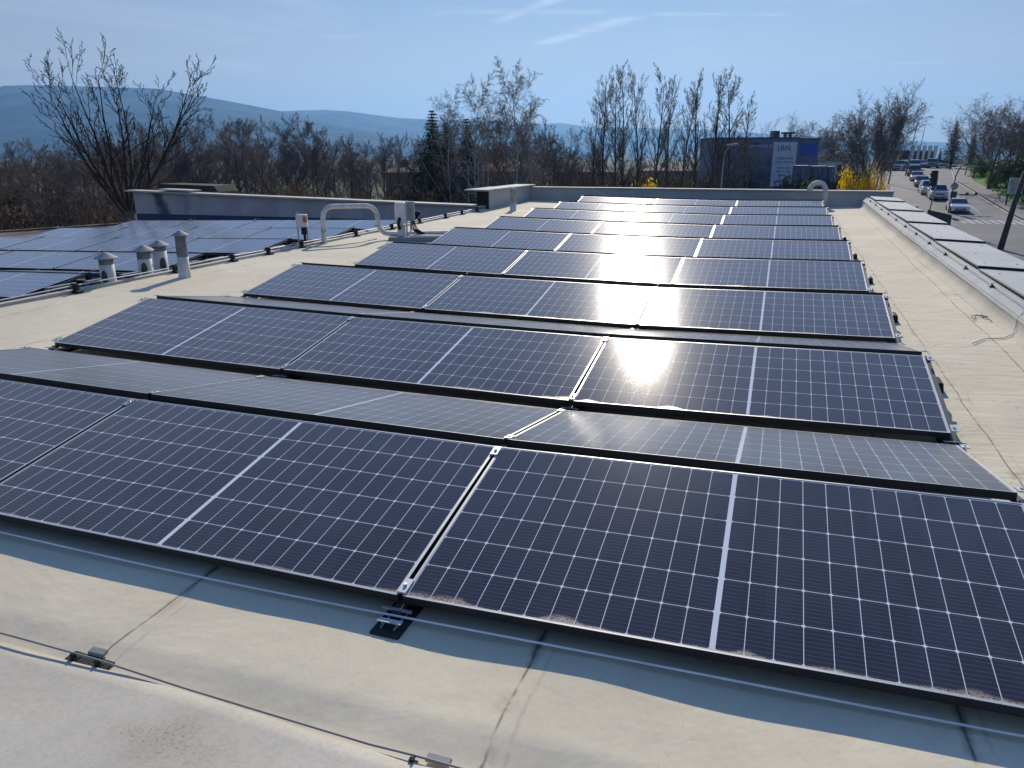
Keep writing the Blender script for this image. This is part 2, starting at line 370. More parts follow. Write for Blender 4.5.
strip('road_marking', lambda y: road_r(y)-.45, lambda y: road_r(y)-.32, 30, 200, .026, M['paint'], n=1)
strip('road_marking', lambda y: (road_l(y)*.46+road_r(y)*.54)-.07, lambda y: (road_l(y)*.46+road_r(y)*.54)+.07, 90, 160, .026, M['paint'], n=1)
s = MB()                                   # zebra crossing bars
for i in range(9):
    x = 17.1+i*.66
    q = [(x, 79.6), (x+.36, 79.6), (x+.36, 83.2), (x, 83.2)]; b_ = len(s.v)
    s.v += [(a, c_, gz(a, c_)+.03) for a, c_ in q]; s.face((b_, b_+1, b_+2, b_+3))
s.build('zebra_crossing', M['paint'], fix=False, kind='structure')
# grass bank right of the pavement and the little verge on the left
M['grass'] = mat('spring grass', (.12, .23, .035), .95, 0, 2.5, var=.35, spec=.1)
s = MB(); ys = list(range(60, 200, 3))
for y in ys:
    for i in range(9):
        x = sw_out(y)+.05+i*1.2; s.v.append((x, y, gz(x, y)+.06))
for j in range(len(ys)-1):
    for i in range(8): s.face((j*9+i, j*9+i+1, (j+1)*9+i+1, (j+1)*9+i))
s.build('grass_bank', M['grass'], smooth=True, fix=False, kind='structure')
strip('grass_verge', lambda y: road_l(y)-9.4, lambda y: road_l(y)-6.45+max(0, (y-125)*.05), 70, 150, .05, M['grass'])

# ------------------------------------------------------------------ hills
mh = bpy.data.materials.new('wooded hills'); mh.use_nodes = True; t = NT(mh.node_tree); b = mh.node_tree.nodes['Principled BSDF']
o = t.n('ShaderNodeTexCoord').outputs['Object']
t.put(b.inputs['Base Color'], t.mix(t.step(t.noise(o, .004, 6, .65), .4, .6), (.02, .024, .018, 1), (.09, .085, .06, 1))); b.inputs['Roughness'].default_value = 1; b.inputs['Specular IOR Level'].default_value = 0
def hills(name, prof, D, depth, amp, seed):
    rnd = random.Random(seed); s = MB(); xs = list(range(prof[0][0], prof[-1][0]+1, 4)); nr = 16
    from mathutils import noise as mn
    for X in xs:
        y = np.interp(X, [p[0] for p in prof], [p[1] for p in prof])
        d = ray(X, 156); d = Vector((d.x, d.y, 0)); top = CAM.z+(156-y)/FPX*D*1.0
        for j in range(nr):
            q = j/(nr-1); k = (q-.5)*2; dist = D+k*depth
            hh = max(0, 1-abs(k)**1.5)
            p = d*dist
            nzv = mn.fractal(Vector((p.x*.0012, p.y*.0012, seed)), 1., 2., 4)*amp
            s.v.append((CAM.x+p.x, CAM.y+p.y, -22+(top+22)*hh+nzv*(1-hh*.75)))
    for i in range(len(xs)-1):
        for j in range(nr-1): s.face((i*nr+j, (i+1)*nr+j, (i+1)*nr+j+1, i*nr+j+1))
    return s.build(name, mh, smooth=True, fix=False, kind='structure')
hills('near_hills', [(-700, 150), (-400, 128), (-200, 112), (-60, 103), (0, 97), (16, 91.5), (40, 91), (100, 92), (165, 94), (200, 100), (235, 106), (290, 116), (340, 128), (420, 142), (520, 156), (600, 165)], 4300, 1500, 11, 1)
hills('middle_hills', [(180, 130), (240, 116), (300, 114), (330, 113.5), (350, 115), (400, 121), (430, 122.5), (480, 124), (520, 128), (560, 134), (620, 146), (700, 156)], 5600, 1200, 11, 2)
hills('far_hills', [(420, 150), (480, 134), (520, 127), (560, 126), (590, 130), (640, 131), (700, 132), (760, 136), (830, 140), (900, 143), (950, 145), (1010, 147), (1200, 150), (1500, 156)], 7000, 1000, 10, 3)

# ------------------------------------------------------------------ the building we stand on
bld = empty('flat_roof_building', (0, 0, 0), label='long flat roofed building with cream membrane roof that carries the solar panels', cat='building')
XH = -6.35                                   # step between main roof and lower roof
def xb(y): return 3.12                # foot of the right parapet
YB = 21.2
s = MB(); nxr = 90; ys = list(np.arange(-1.0, 0, .06))+list(np.arange(0, YB+.01, .25))+[YB]
from mathutils import noise as mnoise
for y in ys:
    for i in range(nxr+1):
        x = XH+(xb(y)-XH)*i/nxr
        z = sag(x, y)+mnoise.noise(Vector((x*.8, y*.8, 3)))*.010+(.020+.007*mnoise.noise(Vector((x*2.1, y*1.2, 9))))*max(0, 1-max(0, y)/1.)*(y > -.5)
        s.v.append((x, y, z))
for j in range(len(ys)-1):
    for i in range(nxr): s.face((j*(nxr+1)+i, j*(nxr+1)+i+1, (j+1)*(nxr+1)+i+1, (j+1)*(nxr+1)+i))
s.build('roof_membrane', M['membrane'], bld, smooth=True, fix=False)
# rounded upstand at the near end (viewer's side)
s = MB(); prof = [(-.560, -.03), (-.561, .012), (-.566, .018), (-.62, .020), (-.72, .024), (-.85, .03), (-1.2, .04), (-3.2, .05)]
xs = list(np.arange(-7.5, 3.01, .15)); n_ = len(prof)
for x in xs:
    for (y, z) in prof: s.v.append((x, y+.006*mnoise.noise(Vector((x*2.3, 0, 1)))-.045*max(0, x+.5), z+sag(x, 0)+.008*mnoise.noise(Vector((x*2, y*2.5, 0)))))
for i in range(len(xs)-1):
    for j in range(n_-1): s.face((i*n_+j, i*n_+j+1, (i+1)*n_+j+1, (i+1)*n_+j))
s.build('front_upstand', M['membrane_grey'], bld, smooth=True, fix=False)
# lower roof on the left
def zl(x): return -.111+.027*(x+6.4)-.105
s = MB(); XL = -18.6
for y in np.arange(-1, 18.01, 1.):
    for i in range(13):
        x = (XH-.05)+((XL-max(0, 17.6-y)*.62)-(XH-.05))*i/12; s.v.append((x, y, zl(x)))
for j in range(18 if False else int(len(s.v)/13)-1):
    for i in range(12): s.face((j*13+i, (j+1)*13+i, (j+1)*13+i+1, j*13+i+1))
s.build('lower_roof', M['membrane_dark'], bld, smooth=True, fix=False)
s = MB()
for (a, b_) in ((17.7, 18.0),): pass
# upstand kerb along the lower roof's left edge
for k in range(12):
    y0, y1 = -1+k*1.55, -1+(k+1)*1.55
    x0, x1 = XL-max(0, 17.6-y0)*.62, XL-max(0, 17.6-y1)*.62
    p0, p1 = Vector((x0, y0, zl(x0))), Vector((x1, y1, zl(x1))); c_ = (p0+p1)/2; d = (p1-p0)/2
    s.obox(c_+Vector((0, 0, .0)), d*.998, (-.16, 0, 0), (0, 0, .05))
s.build('roof_edge', M['brown'], bld)
# step face (brown sheathing) and edge trim between both roofs
s = MB()
for k in range(22):
    y0, y1 = -.6+k*.99, -.6+(k+1)*.99; z0, z1 = sag(XH, y0), sag(XH, y1); b_ = len(s.v)
    s.v += [(XH-.02, y0, -.6), (XH-.02, y1, -.6), (XH-.02, y1, z1-.02), (XH-.02, y0, z0-.02)]; s.face((b_, b_+1, b_+2, b_+3))
s.build('step_face', M['brown'], bld, fix=False)
s = MB()
for k in range(22):
    y0, y1 = -.6+k*.99, -.6+(k+1)*.985; z0, z1 = sag(XH, y0), sag(XH, y1)
    s.obox((XH-.02, (y0+y1)/2, (z0+z1)/2+.012), (.045, 0, 0), (0, (y1-y0)/2, (z1-z0)/2), (0, 0, .018))
s.build('edge_trim', M['coping'], bld)
# back parapet, left return and coping
zt = .62
s = MB(); s.box(-6.25, YB, -.3, 3.92, YB+.32, zt-.03); s.build('back_parapet', M['bandgrey'], bld)
s = MB()
for i in range(5): s.box(-6.28+i*2.045, YB-.05, zt-.03+.002*(i % 2), -6.28+(i+1)*2.045-.01, YB+.38, zt+.0+.002*(i % 2))
s.build('coping', M['coping'], bld)
s = MB(); s.box(-6.62, 17.6, -.3, -6.25, YB-.002, .65); s.build('side_parapet', M['bandgrey'], bld)
s = MB(); s.box(-6.85, 17.3, .652, -6.2, 19.3, .69); s.box(-6.85, 19.31, .645, -6.2, 21.6, .682); s.build('coping', M['coping'], bld, bevel=.008)
s = MB(); s.box(-6.60, 17.57, -.28, -6.27, 17.597, .62); s.build('dark_end_opening', M['rubber'], bld)  # opening in the wall's near end, its darkness painted as a flat black sheet
# right parapet: white cove wall, sloping grey sheet, metal edge strip
def par(y): return xb(y)
def PZ(y): return sag(3.12, y)+.195*(1+.02*(y-8))
prof_w = [(-.07, -.004), (-.03, .006), (.01, .03), (.028, .07), (.035, .13)]
prof_g = [(.035, .13), (.045, .15), (.10, .185), (.22, .195)]
def lo_mb(prof, nm, m_, smooth=True):
    s = MB(); ys = list(np.arange(-3.2, 21.21, .2)); n_ = len(prof)
    for y in ys:
        k = mnoise.noise(Vector((y*.8, 0, 7)))*.012; zr = sag(xb(y), y)
        for (dx, z) in prof:
            q = min(z/.2, 1); s.v.append((xb(y)+dx+k*(1-abs(2*q-1)), y, zr+z*(1+.02*(y-8))+k*.3*q))
    for i in range(len(ys)-1):
        for j in range(n_-1): s.face((i*n_+j, (i+1)*n_+j, (i+1)*n_+j+1, i*n_+j+1))
    return s.build(nm, m_, bld, smooth=smooth, fix=False)
lo_mb(prof_w, 'parapet_wall', M['membrane_grey']); lo_mb(prof_g, 'parapet_sheet', M['bandgrey'], False)
s = MB()
for k in range(12):
    y0, y1 = -3.2+k*2.03, -3.2+(k+1)*2.03-.01; c_ = ((par(y0)+par(y1))/2+.031, (y0+y1)/2, (PZ(y0)+PZ(y1))/2-.072); s.obox(c_, (.004, 0, 0), (0, (y1-y0)/2, (PZ(y1)-PZ(y0))/2), (0, 0, .010))
s.build('clamping_strip', M['alu'], bld)
# outer wall below the plates
s = MB(); b_ = 0
s.v += [(xb(-3.2)+.82, -3.2, -5.6), (xb(21.5)+.82, 21.5, -5.6), (xb(21.5)+.82, 21.5, PZ(21.5)-.04), (xb(-3.2)+.82, -3.2, PZ(-3.2)-.04),
        (xb(-3.2)+.21, -3.2, PZ(-3.2)-.03), (xb(21.5)+.21, 21.5, PZ(21.5)-.03)]
s.face((0, 1, 2, 3)); s.face((3, 2, 5, 4)); 
s.v += [(-6.62, 21.52, -5.6), (xb(21.5)+.80, 21.52, -5.6), (xb(21.5)+.80, 21.52, .56), (-6.62, 21.52, .56)]; s.face((6, 7, 8, 9))
s.v += [(XL-12, -3.2, -5.6), (XL, 18.02, -5.6), (XL, 18.02, -.6), (XL-12, -3.2, -.6), (XH, 18.02, -5.6), (XH, 18.02, -.3)]
s.face((10, 11, 12, 13)); s.face((11, 14, 15, 12))
s.build('outer_wall', M['wallwhite'], bld, fix=False)
# capping plates on the right parapet, each lapping over the nearer one
M['plate'] = mat('pale grey capping plate', (.47, .47, .43), .7, 0, 1.3, bump=.15, var=.1)
ye = [22.1, 19.3, 16.45, 13.65, 10.8, 7.95, 5.1, 2.25, -.6, -3.5]
for i in range(len(ye)-1):
    y1, y0 = ye[i], ye[i+1]; s = MB(); L_ = (y1-y0)/2; yc = (y0+y1)/2
    zc = PZ(yc)+.026; dz = (PZ(y1)-PZ(y0))/2-.014; s.obox((xb(yc)+.525, yc, zc), (.325, 0, -.012), (0, L_-.004, dz), (0, 0, .008))
    for (ox, oy) in ((-.2, .8), (.2, .8), (-.1, -.1), (.15, -.8), (-.2, -.85)):
        s.lathe([(.014, .010), (.012, .016), (0, .018)], (xb(yc)+.525+ox, yc+oy*L_*.9, zc+dz*oy*.9-.012*ox/.325-.002), 8)
    pl_ = s.build('capping_plate', M['plate'], bld)
    s = MB(); s.obox((xb(y0)+.525, y0-.004, zc-dz-.003), (.33, 0, -.012), (0, .007, 0), (0, 0, .013)); s.build('plate_edge_shadow', M['rubber'], pl_)  # shadow line at the plate's near edge, painted as a black strip

# left roof's end wall: a thing of its own
wl = empty('gable_wall', (-18.2, 17.6, -.6), label='low grey rendered wall with cream coping behind the panels of the lower left roof', cat='wall')
s = MB(); poly = [(0, 0), (11.8, .1), (11.8, .82), (0, 1.06)]
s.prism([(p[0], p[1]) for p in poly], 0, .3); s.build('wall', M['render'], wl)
s = MB(); s.prism([(-.25, 1.07), (11.85, .825), (11.85, .865), (-.25, 1.12)], -.10, .4); s.prism([(1.0, 1.12), (2.2, 1.095), (2.2, 1.14), (1.0, 1.165)], -.02, .5); s.build('coping', M['coping'], wl)
s = MB(); s.prism([(.05, .0), (11.7, .1), (11.7, .44), (.05, .40)], -.03, -.003); s.build('flashing', M['flash'], wl)
s = MB(); s.prism([(.1, 1.10), (2.5, 1.06), (2.35, 1.24), (.2, 1.28)], .9, 1.9); s.build('roof_hatch', M['rubber'], wl)
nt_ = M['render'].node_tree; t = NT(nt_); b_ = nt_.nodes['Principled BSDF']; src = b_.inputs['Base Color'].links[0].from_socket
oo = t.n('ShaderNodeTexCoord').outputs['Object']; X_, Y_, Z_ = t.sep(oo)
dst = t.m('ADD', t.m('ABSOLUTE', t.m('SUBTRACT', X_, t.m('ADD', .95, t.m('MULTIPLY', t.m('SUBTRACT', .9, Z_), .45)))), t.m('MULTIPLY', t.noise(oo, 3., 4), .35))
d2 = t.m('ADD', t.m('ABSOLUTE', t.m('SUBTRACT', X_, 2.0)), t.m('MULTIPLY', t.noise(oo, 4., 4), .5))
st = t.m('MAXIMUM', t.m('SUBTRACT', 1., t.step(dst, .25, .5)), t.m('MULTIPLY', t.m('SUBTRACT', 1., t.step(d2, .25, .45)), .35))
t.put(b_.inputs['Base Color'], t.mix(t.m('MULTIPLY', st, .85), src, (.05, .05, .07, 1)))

# ------------------------------------------------------------------ solar panels
def frame_mesh(lip):
    s = MB(); t_ = .011; h = .034
    s.box(0, 0, -h, PL, .0065, -.0004, 0); s.box(0, PW-.0065, -h, PL, PW, -.0004, 0)
    s.box(0, .0065, -h, t_, PW-.0065, -.0004, 0); s.box(PL-t_, .0065, -h, PL, PW-.0065, -.0004, 0)
    b = len(s.v)
    s.v += [(0, 0, .0), (PL, 0, 0), (PL, PW, 0), (0, PW, 0), (t_, .0065, 0), (PL-t_, .0065, 0), (PL-t_, PW-.0065, 0), (t_, PW-.0065, 0)]
    for q in ((0, 1, 5, 4), (1, 2, 6, 5), (2, 3, 7, 6), (3, 0, 4, 7)): s.face([b+i for i in q], 1)
    return s.mesh('frame', [M['black'], M['lip_glare']])
def glass_mesh(m_):
    a = .006; z = -.0022
    me = bpy.data.meshes.new('cell_sheet'); me.from_pydata([(a, a, z), (PL-a, a, z), (PL-a, PW-a, z), (a, PW-a, z)], [], [(0, 1, 2, 3)])
    uvl = me.uv_layers.new(name='UVMap')
    for i, p in enumerate([(a, a), (PL-a, a), (PL-a, PW-a), (a, PW-a)]): uvl.data[i].uv = p
    me.materials.append(m_); return me
def back_mesh():
    a = .0112; me = bpy.data.meshes.new('backsheet'); me.from_pydata([(a, a, -.008), (PL-a, a, -.008), (PL-a, PW-a, -.008), (a, PW-a, -.008)], [], [(0, 3, 2, 1)])
    me.materials.append(M['blackhole']); return me
FM = frame_mesh(0); GM = glass_mesh(M['cells']); GO = glass_mesh(M['cells_old']); GD = glass_mesh(M['cells_dusty']); BM_ = back_mesh()
def make_panel(gm):
    r_ = bpy.data.objects.new('solar_panel', None); COL.objects.link(r_); r_.empty_display_size = .2
    for nm, me in (('frame', FM), ('cell_sheet', gm), ('backsheet', BM_)):
        o = bpy.data.objects.new(nm, me); COL.objects.link(o); o.parent = r_
    return r_
GX, GR, GV, TLT = .0185, .0983, .191, .1726
CW, SW = PW*math.cos(TLT), PW*math.sin(TLT)
PITCH = 2*CW+GR+GV; HL = .10
X0 = [GX/2, -(PL+GX/2), -(2*PL+1.5*GX)]
ORD = ['first', 'second', 'third', 'fourth', 'fifth', 'sixth', 'seventh', 'eighth', 'ninth']
used = {'m': None, 'l': None, 'g': None}
def set_panel(key, gm, origin, ex, ey, label, group):
    if used[key] is None: p = used[key] = make_panel(gm)
    else: p = copy_tree(used[key])
    ex = ex.normalized(); ez = ex.cross(ey).normalized(); ey = ez.cross(ex)
    mm = Matrix((ex, ey, ez)).transposed().to_4x4(); mm.translation = origin; p.matrix_world = mm; p.matrix_basis = mm
    tag(p, label, 'solar panel', group); return p
rj = random.Random(4)
for k in range(9):
    for j in range(3):
        x0 = X0[j]; xm = x0+PL/2; pos = ['right', 'middle', 'left'][j]
        sl = (sag(x0+PL, 0)-sag(x0, 0))/PL
        jit = (rj.random()-.5)*.004 if k > 0 else 0
        y = k*PITCH
        zb = HL+sag(x0, y)
        ex = Vector((1, 0, sl)); ey = Vector((0, math.cos(TLT+jit), math.sin(TLT+jit)))
        set_panel('m', GM, Vector((x0, y, zb)), ex, ey, 'dark blue solar panel facing the viewer, %s of three in the %s row from front' % (pos, ORD[k]), 'blue panels facing the viewer on the main roof')
        # its twin on the far slope of the tent
        y2 = y+2*CW+GR; x1 = x0+PL
        set_panel('g', GD, Vector((x1, y2, HL+sag(x1, y2))), Vector((-1, 0, -sl)), Vector((0, -math.cos(TLT), math.sin(TLT))), 'greyish solar panel tilted away, %s one behind the %s blue row from the front' % (pos, ORD[k]), 'grey panels facing away on the main roof')
XR, Y0L, PIL = -7.933, 4.978, 2.347
LW = ['rightmost', 'second from right', 'third from right', 'leftmost']
TLT, CW_ = .140, CW
for k in range(5):
    for j in range(4):
        y = Y0L+k*PIL; x0 = XR-(j+1)*PL-j*GX; xs_ = XR+(.01*y)
        x0 += .01*y; zlow = -.111+.027*(x0+6.4)+.002*y
        set_panel('l', GO, Vector((x0, y, zlow)), Vector((1, -.01, .027)), Vector((.01, math.cos(TLT), math.sin(TLT)+.002)), 'pale blue panel on lower left roof, %s in the %s row from front' % (LW[j], ORD[k]), 'panels on the lower left roof')
    x0 = XR+.01*y; y2 = y+2*CW+GR
    set_panel('l', GO, Vector((x0, y2, -.111+.027*(x0+6.4)+.002*y)), Vector((-1, .01, -.027)), Vector((-.01, -math.cos(TLT), math.sin(TLT))), 'panel tilted away at the right end behind the %s row of the lower roof' % ORD[k], 'panels facing away on the lower left roof')

TLT = .1726
# mounting frames at every panel joint and row end
def make_mount():
    r_ = empty('mounting_frame')
    s = MB(); s.box(-.055, -.13, -HL+.002, .055, .20, -HL+.028); s.build('rubber_pad', M['rubber'], r_, bevel=.006)
    s = MB(); s.box(-.055, 2*CW+GR-.20, -HL+.002, .055, 2*CW+GR+.10, -HL+.028); s.build('rubber_pad', M['rubber'], r_, bevel=.006)
    s = MB(); s.box(-.028, -.10, -HL+.028, -.022, .02, -HL+.034); s.box(.022, -.10, -HL+.028, .028, .02, -HL+.034)
    s.box(-.03, -.085, -HL+.028, -.024, -.075, -.052); s.box(.024, -.085, -HL+.028, .03, -.075, -.052); s.box(-.045, -.09, -.054, .045, -.07, -.050)
    s.box(-.055, -.028, -.046, .055, -.016, -.040); s.build('foot_bracket', M['galv'], r_)
    s = MB(); s.obox((0, CW/2, SW/2-.048), (.018, 0, 0), (0, CW/2+.03, SW/2+.005), (0, 0, .010))
    s.obox((0, CW*1.5+GR, SW/2-.048), (.018, 0, 0), (0, CW/2+.03, -SW/2-.005), (0, 0, .010)); s.build('rail', M['darkmetal'], r_)
    s = MB(); s.box(-.02, CW+GR/2-.035, -HL+.02, .02, CW+GR/2+.035, SW-.02); s.box(-.05, CW+GR/2-.08, -HL+.004, .05, CW+GR/2+.22, -HL+.05); s.build('ridge_post', M['rubber'], r_, bevel=.004)
    for (y, z, sg) in ((.045, 0, 1), (CW-.045, SW, 1), (CW+GR+.045, SW, -1), (2*CW+GR-.045, 0, -1)):
        zc = z+(.045*math.tan(TLT)*(1 if y in (.045, 2*CW+GR-.045) else -1))
        s = MB(); s.obox((0, y, zc+.004), (.017, 0, 0), (0, .035, .035*math.tan(TLT)*sg), (0, 0, .003)); s.lathe([(.007, 0), (.007, .008), (0, .008)], (0, y, zc+.006), 6)
        s.build('clamp', M['alu'], r_)
    return r_
mt0 = make_mount(); first = True
MX = [PL+GX/2+.022, 0., -(PL+GX), -(2*PL+1.5*GX)-.022]
MN = ['right end', 'joint right of centre', 'joint left of centre', 'left end']
for k in range(9):
    for j in range(4):
        if first: mm = mt0; first = False
        else: mm = copy_tree(mt0)
        mm.location = (MX[j], k*PITCH, HL+sag(MX[j], k*PITCH))
        tag(mm, 'metal mounting frame at the %s of the %s panel row' % (MN[j], ORD[k]), 'mounting frame', 'mounting frames on the main roof')
for k in range(5):
    for j in (0, 1, 2, 3, 4):
        mm = copy_tree(mt0); y = Y0L+k*PIL; x = XR+.01*y-j*(PL+GX)+(.03 if j == 0 else -.01)
        mm.location = (x, y, -.111+.027*(x+6.4)+.002*y)
        tag(mm, 'dark mounting frame of the lower roof, %s row, %s' % (ORD[k], ['right end', 'first joint from right', 'middle joint', 'third joint from right', 'left end'][j]), 'mounting frame', 'mounting frames on the lower roof')
# black concrete ballast blocks beside row ends of the main roof and the lower roof
bl0 = None
def ballast(x, y, z, label, group, sc_=1.):
    global bl0
    if bl0 is None:
        bl0 = empty('ballast_block'); s = MB(); s.prism([(-.09, 0), (.09, 0), (.075, .10), (-.075, .10)], -.12, .12); s.build('block', M['rubber'], bl0, bevel=.008)
        s = MB(); s.box(-.02, -.125, .101, .02, .125, .108); s.box(-.02, -.132, .0, .02, -.125, .108); s.build('strap', M['galv'], bl0); q = bl0
    else: q = copy_tree(bl0)
    q.location = (x, y, z); q.scale = (sc_,)*3; tag(q, label, 'ballast block', group)
for k in range(8):
    y = k*PITCH+CW+.28; ballast(PL+GX/2+.10, y-.1, sag(2.2, y), 'small dark ballast block at the right end of the %s panel row' % ORD[k], 'ballast blocks along the right row ends', .72)
for k in range(5):
    for q_, (dy, dx) in enumerate(((.55, .12), (CW+.1, .16), (1.75, .14))):
        y = Y0L+k*PIL+dy; x = XR+.01*y+dx; ballast(x, y, zl(x), '%s ballast block at the right end of the %s lower roof row' % (['nearest', 'middle', 'farthest'][q_], ORD[k]), 'ballast blocks on the lower roof', 1.7)

# ------------------------------------------------------------------ wires, holders
def wire(name, pts, r_, m_, label, cat):
    s = MB(); s.tube(pts, r_, 6); return s.build(name, m_, label=label, cat=cat, smooth=True)
wire('lightning_wire', [(x, -.034+.006*math.sin(x*1.1), .040+sag(x, 0)+.004*math.sin(x*2.3)) for x in np.arange(-4.6, 2.8, .2)], .0042, M['wire'], 'light grey wire running under the near edge of the front panel row', 'wire')
pts = [(-4.5+i*.2, -.55, .035+sag(-4.5+i*.2, 0)) for i in range(18)]
pts += [(-.95, -.55, .036), (-.8, -.55, .034), (-.6, -.555, .026), (-.45, -.557, .019), (-.1, -.57, .018), (.2, -.585, .022), (.34, -.59, .03), (.5, -.59, .028), (1.2, -.62, .03), (2.6, -.66, .05)]
wire('lightning_wire', pts, .0032, M['cable'], 'thin dark wire lying in front of the panels at the bottom of the photo', 'wire')
wire('lightning_wire', [(XH+.03, y, sag(XH, y)+.075+.004*math.sin(y*3)) for y in np.arange(-.6, 20.5, .35)], .008, M['galv'], 'steel wire along the edge between main roof and lower left roof', 'wire')
wire('lightning_wire', [(xb(y)+.11+.004*math.sin(y*1.7), y, PZ(y)+.028) for y in np.arange(-3, 21.1, .3)], .0045, M['cable'], 'steel wire along the top of the right parapet', 'wire')
wh0 = None
def holder(x, y, z, rz, label, group, s_=1., m_='rubber'):
    global wh0
    if wh0 is None:
        wh0 = empty('wire_holder'); s = MB(); s.prism([(-.035, 0), (.035, 0), (.028, .014), (-.028, .014)], -.02, .02); s.build('base', M['rubber'], wh0, bevel=.002)
        s = MB(); s.box(-.012, -.012, .014, .012, .012, .045); s.box(-.016, -.016, .042, .016, -.004, .052); s.build('clip', M['rubber'], wh0, bevel=.002); q = wh0
    else: q = copy_tree(wh0)
    q.location = (x, y, z); q.rotation_euler = (0, 0, rz); q.scale = (s_,)*3; tag(q, label, 'wire holder', group)
for i, px_ in enumerate((65, 97)):
    x = (-.895, -.795)[i]; holder(x, -.55, sag(x, 0)+.002, R(90), 'black plastic wire holder on the thin wire at lower left, %s of the pair' % ('left' if i == 0 else 'right'), 'wire holders on the front wire', .62)
s = MB(); s.obox((-.845, -.535, .006), (.085, -.003, 0), (0, .022, 0), (0, 0, .003)); s.build('holder_plate', M['rubber'], label='flat black plate lying under the pair of wire holders at lower left', cat='plate', bevel=.001)
s = MB(); s.obox((-.845, -.50, .016), (.032, 0, 0), (0, .014, .003), (0, 0, .006)); s.build('holder_block', M['concrete'], label='small grey concrete block behind the pair of wire holders at lower left', cat='block', bevel=.004)
holder(.335, -.60, sag(.3, 0)+.002, R(90), 'black plastic wire holder on the thin wire near bottom centre', 'wire holders on the front wire', .55)
s = MB(); s.obox((.40, -.57, .016), (.035, 0, 0), (0, .014, 0), (0, 0, .005)); s.build('holder_block', M['concrete'], label='flat grey block beside the holder near bottom centre', cat='block', bevel=.003)
for i, y in enumerate((2.9, 4.45, 6.0, 7.15, 8.0, 8.9, 10.67, 12.1, 13.4, 14.8, 15.8, 16.8)):
    holder(XH+.05, y, sag(XH, y)+.0, 0, 'black block holding the wire on the roof step, number %s counted from the near end' % ['one', 'two', 'three', 'four', 'five', 'six', 'seven', 'eight', 'nine', 'ten', 'eleven', 'twelve'][i], 'wire holders along the roof step', 2.1)
for i, y in enumerate(np.arange(3.0, 20.6, 1.28)):
    holder(xb(y)+.11, y, PZ(y)-.008, 0, 'small black wire clip on the right parapet, %s from the near end' % (['first', 'second', 'third', 'fourth', 'fifth', 'sixth', 'seventh', 'eighth', 'ninth', 'tenth', 'eleventh', 'twelfth', 'thirteenth', 'fourteenth'][i]), 'wire clips on the right parapet', .8)
wire('thin_cable', [(2.72, 4.95, .078), (2.85, 5.15, .084), (3.0, 5.2, .088), (3.09, 5.33, .10), (3.135, 5.45, .15), (3.15, 5.5, .205), (3.19, 5.52, .255), (3.23, 5.54, .28)], .0035, M['cable'], 'thin grey cable crossing the walkway and climbing the right parapet', 'cable')
s = MB(); rr = random.Random(5)
for i in range(7):
    a = rr.uniform(0, 3); x, y = 3.0+rr.uniform(-.08, .06), 6.05+rr.uniform(-.12, .12)
    s.tube([(x-.05*math.cos(a), y-.05*math.sin(a), .088), (x, y, .102), (x+.05*math.cos(a), y+.05*math.sin(a), .088)], [.003, .004, .002], 5)
s.build('debris', M['brown'], label='little heap of dry twigs lying on the cream walkway near the right parapet', cat='twigs')

# ------------------------------------------------------------------ roof vents
def vent(x, y, h, r_, capr, label, collar=.3, hole=False, split=False, z=None):
    z = sag(x, y) if z is None else z; e = empty('roof_vent', (x, y, z), label=label, cat='roof vent', group='white roof vents at the roof step')
    hc = h*(1-collar)
    s = MB(); s.lathe([(r_*1.12, 0), (r_*1.0, h*.12), (r_*.95, hc), (r_*.7, hc)], n=20); s.build('pipe', M['ventpipe'], e, smooth=True)
    s = MB(); s.lathe([(r_*.93, hc), (r_*.93, h*.9), (r_*.8, h*.93), (0, h*.93)], n=20); s.build('collar', M['ventcollar'], e, smooth=True)
    s = MB(); s.lathe([(0, h*.91), (capr, h*.912), (capr*1.02, h*.93), (.02, h*.93+capr*.48), (0, h*.935+capr*.5)], n=24); s.build('cap', M['ventcap'], e)
    if hole:
        a0 = math.atan2(CAM.y-y, CAM.x-x)+R(hole if hole is not True else 0); s = MB(); d = Vector((math.cos(a0), math.sin(a0), 0)); q = Vector((-d.y, d.x, 0)); b_ = 0
        N = 14
        for i in range(N):
            a = 2*math.pi*i/N; uu = math.cos(a)*r_*.42; vv = math.sin(a)*h*.2; k = math.sqrt(max(0, 1-(uu/r_)**2))
            s.v.append(tuple(d*(r_*1.02*k+.004)+q*uu+Vector((0, 0, h*.42+vv*(1.))))) 
        s.face(range(N)); s.build('opening', M['darkmetal'], e, fix=False)
    return e
vent(-6.46, 5.07, .45, .088, .132, 'shortest white roof vent with flat conical cap, leftmost of the four', .25, hole=-28, z=-.02)
vent(-6.54, 5.75, .47, .092, .130, 'white roof vent with dark rimmed conical cap, second from the left', .3, hole=-10, z=-.03)
vent(-6.66, 6.15, .50, .092, .130, 'white roof vent with oval opening, third from the left', .22, hole=15, z=-.04)
vent(-5.92, 5.74, .575, .072, .105, 'tallest roof vent with long grey collar, rightmost of the four', .54)
s = empty('vent_pipe', (-5.55, 17.5, .12), label='slim grey and white pipe standing by the far left parapet corner', cat='vent pipe')
q = MB(); q.lathe([(.10, 0), (.085, .05), (.085, .24), (0, .24)], n=14); q.build('base', M['ventpipe'], s, smooth=True)
q = MB(); q.lathe([(.075, .24), (.075, .52), (.09, .53), (.09, .57), (0, .60)], n=14); q.build('shaft', M['ventcap'], s, smooth=True)
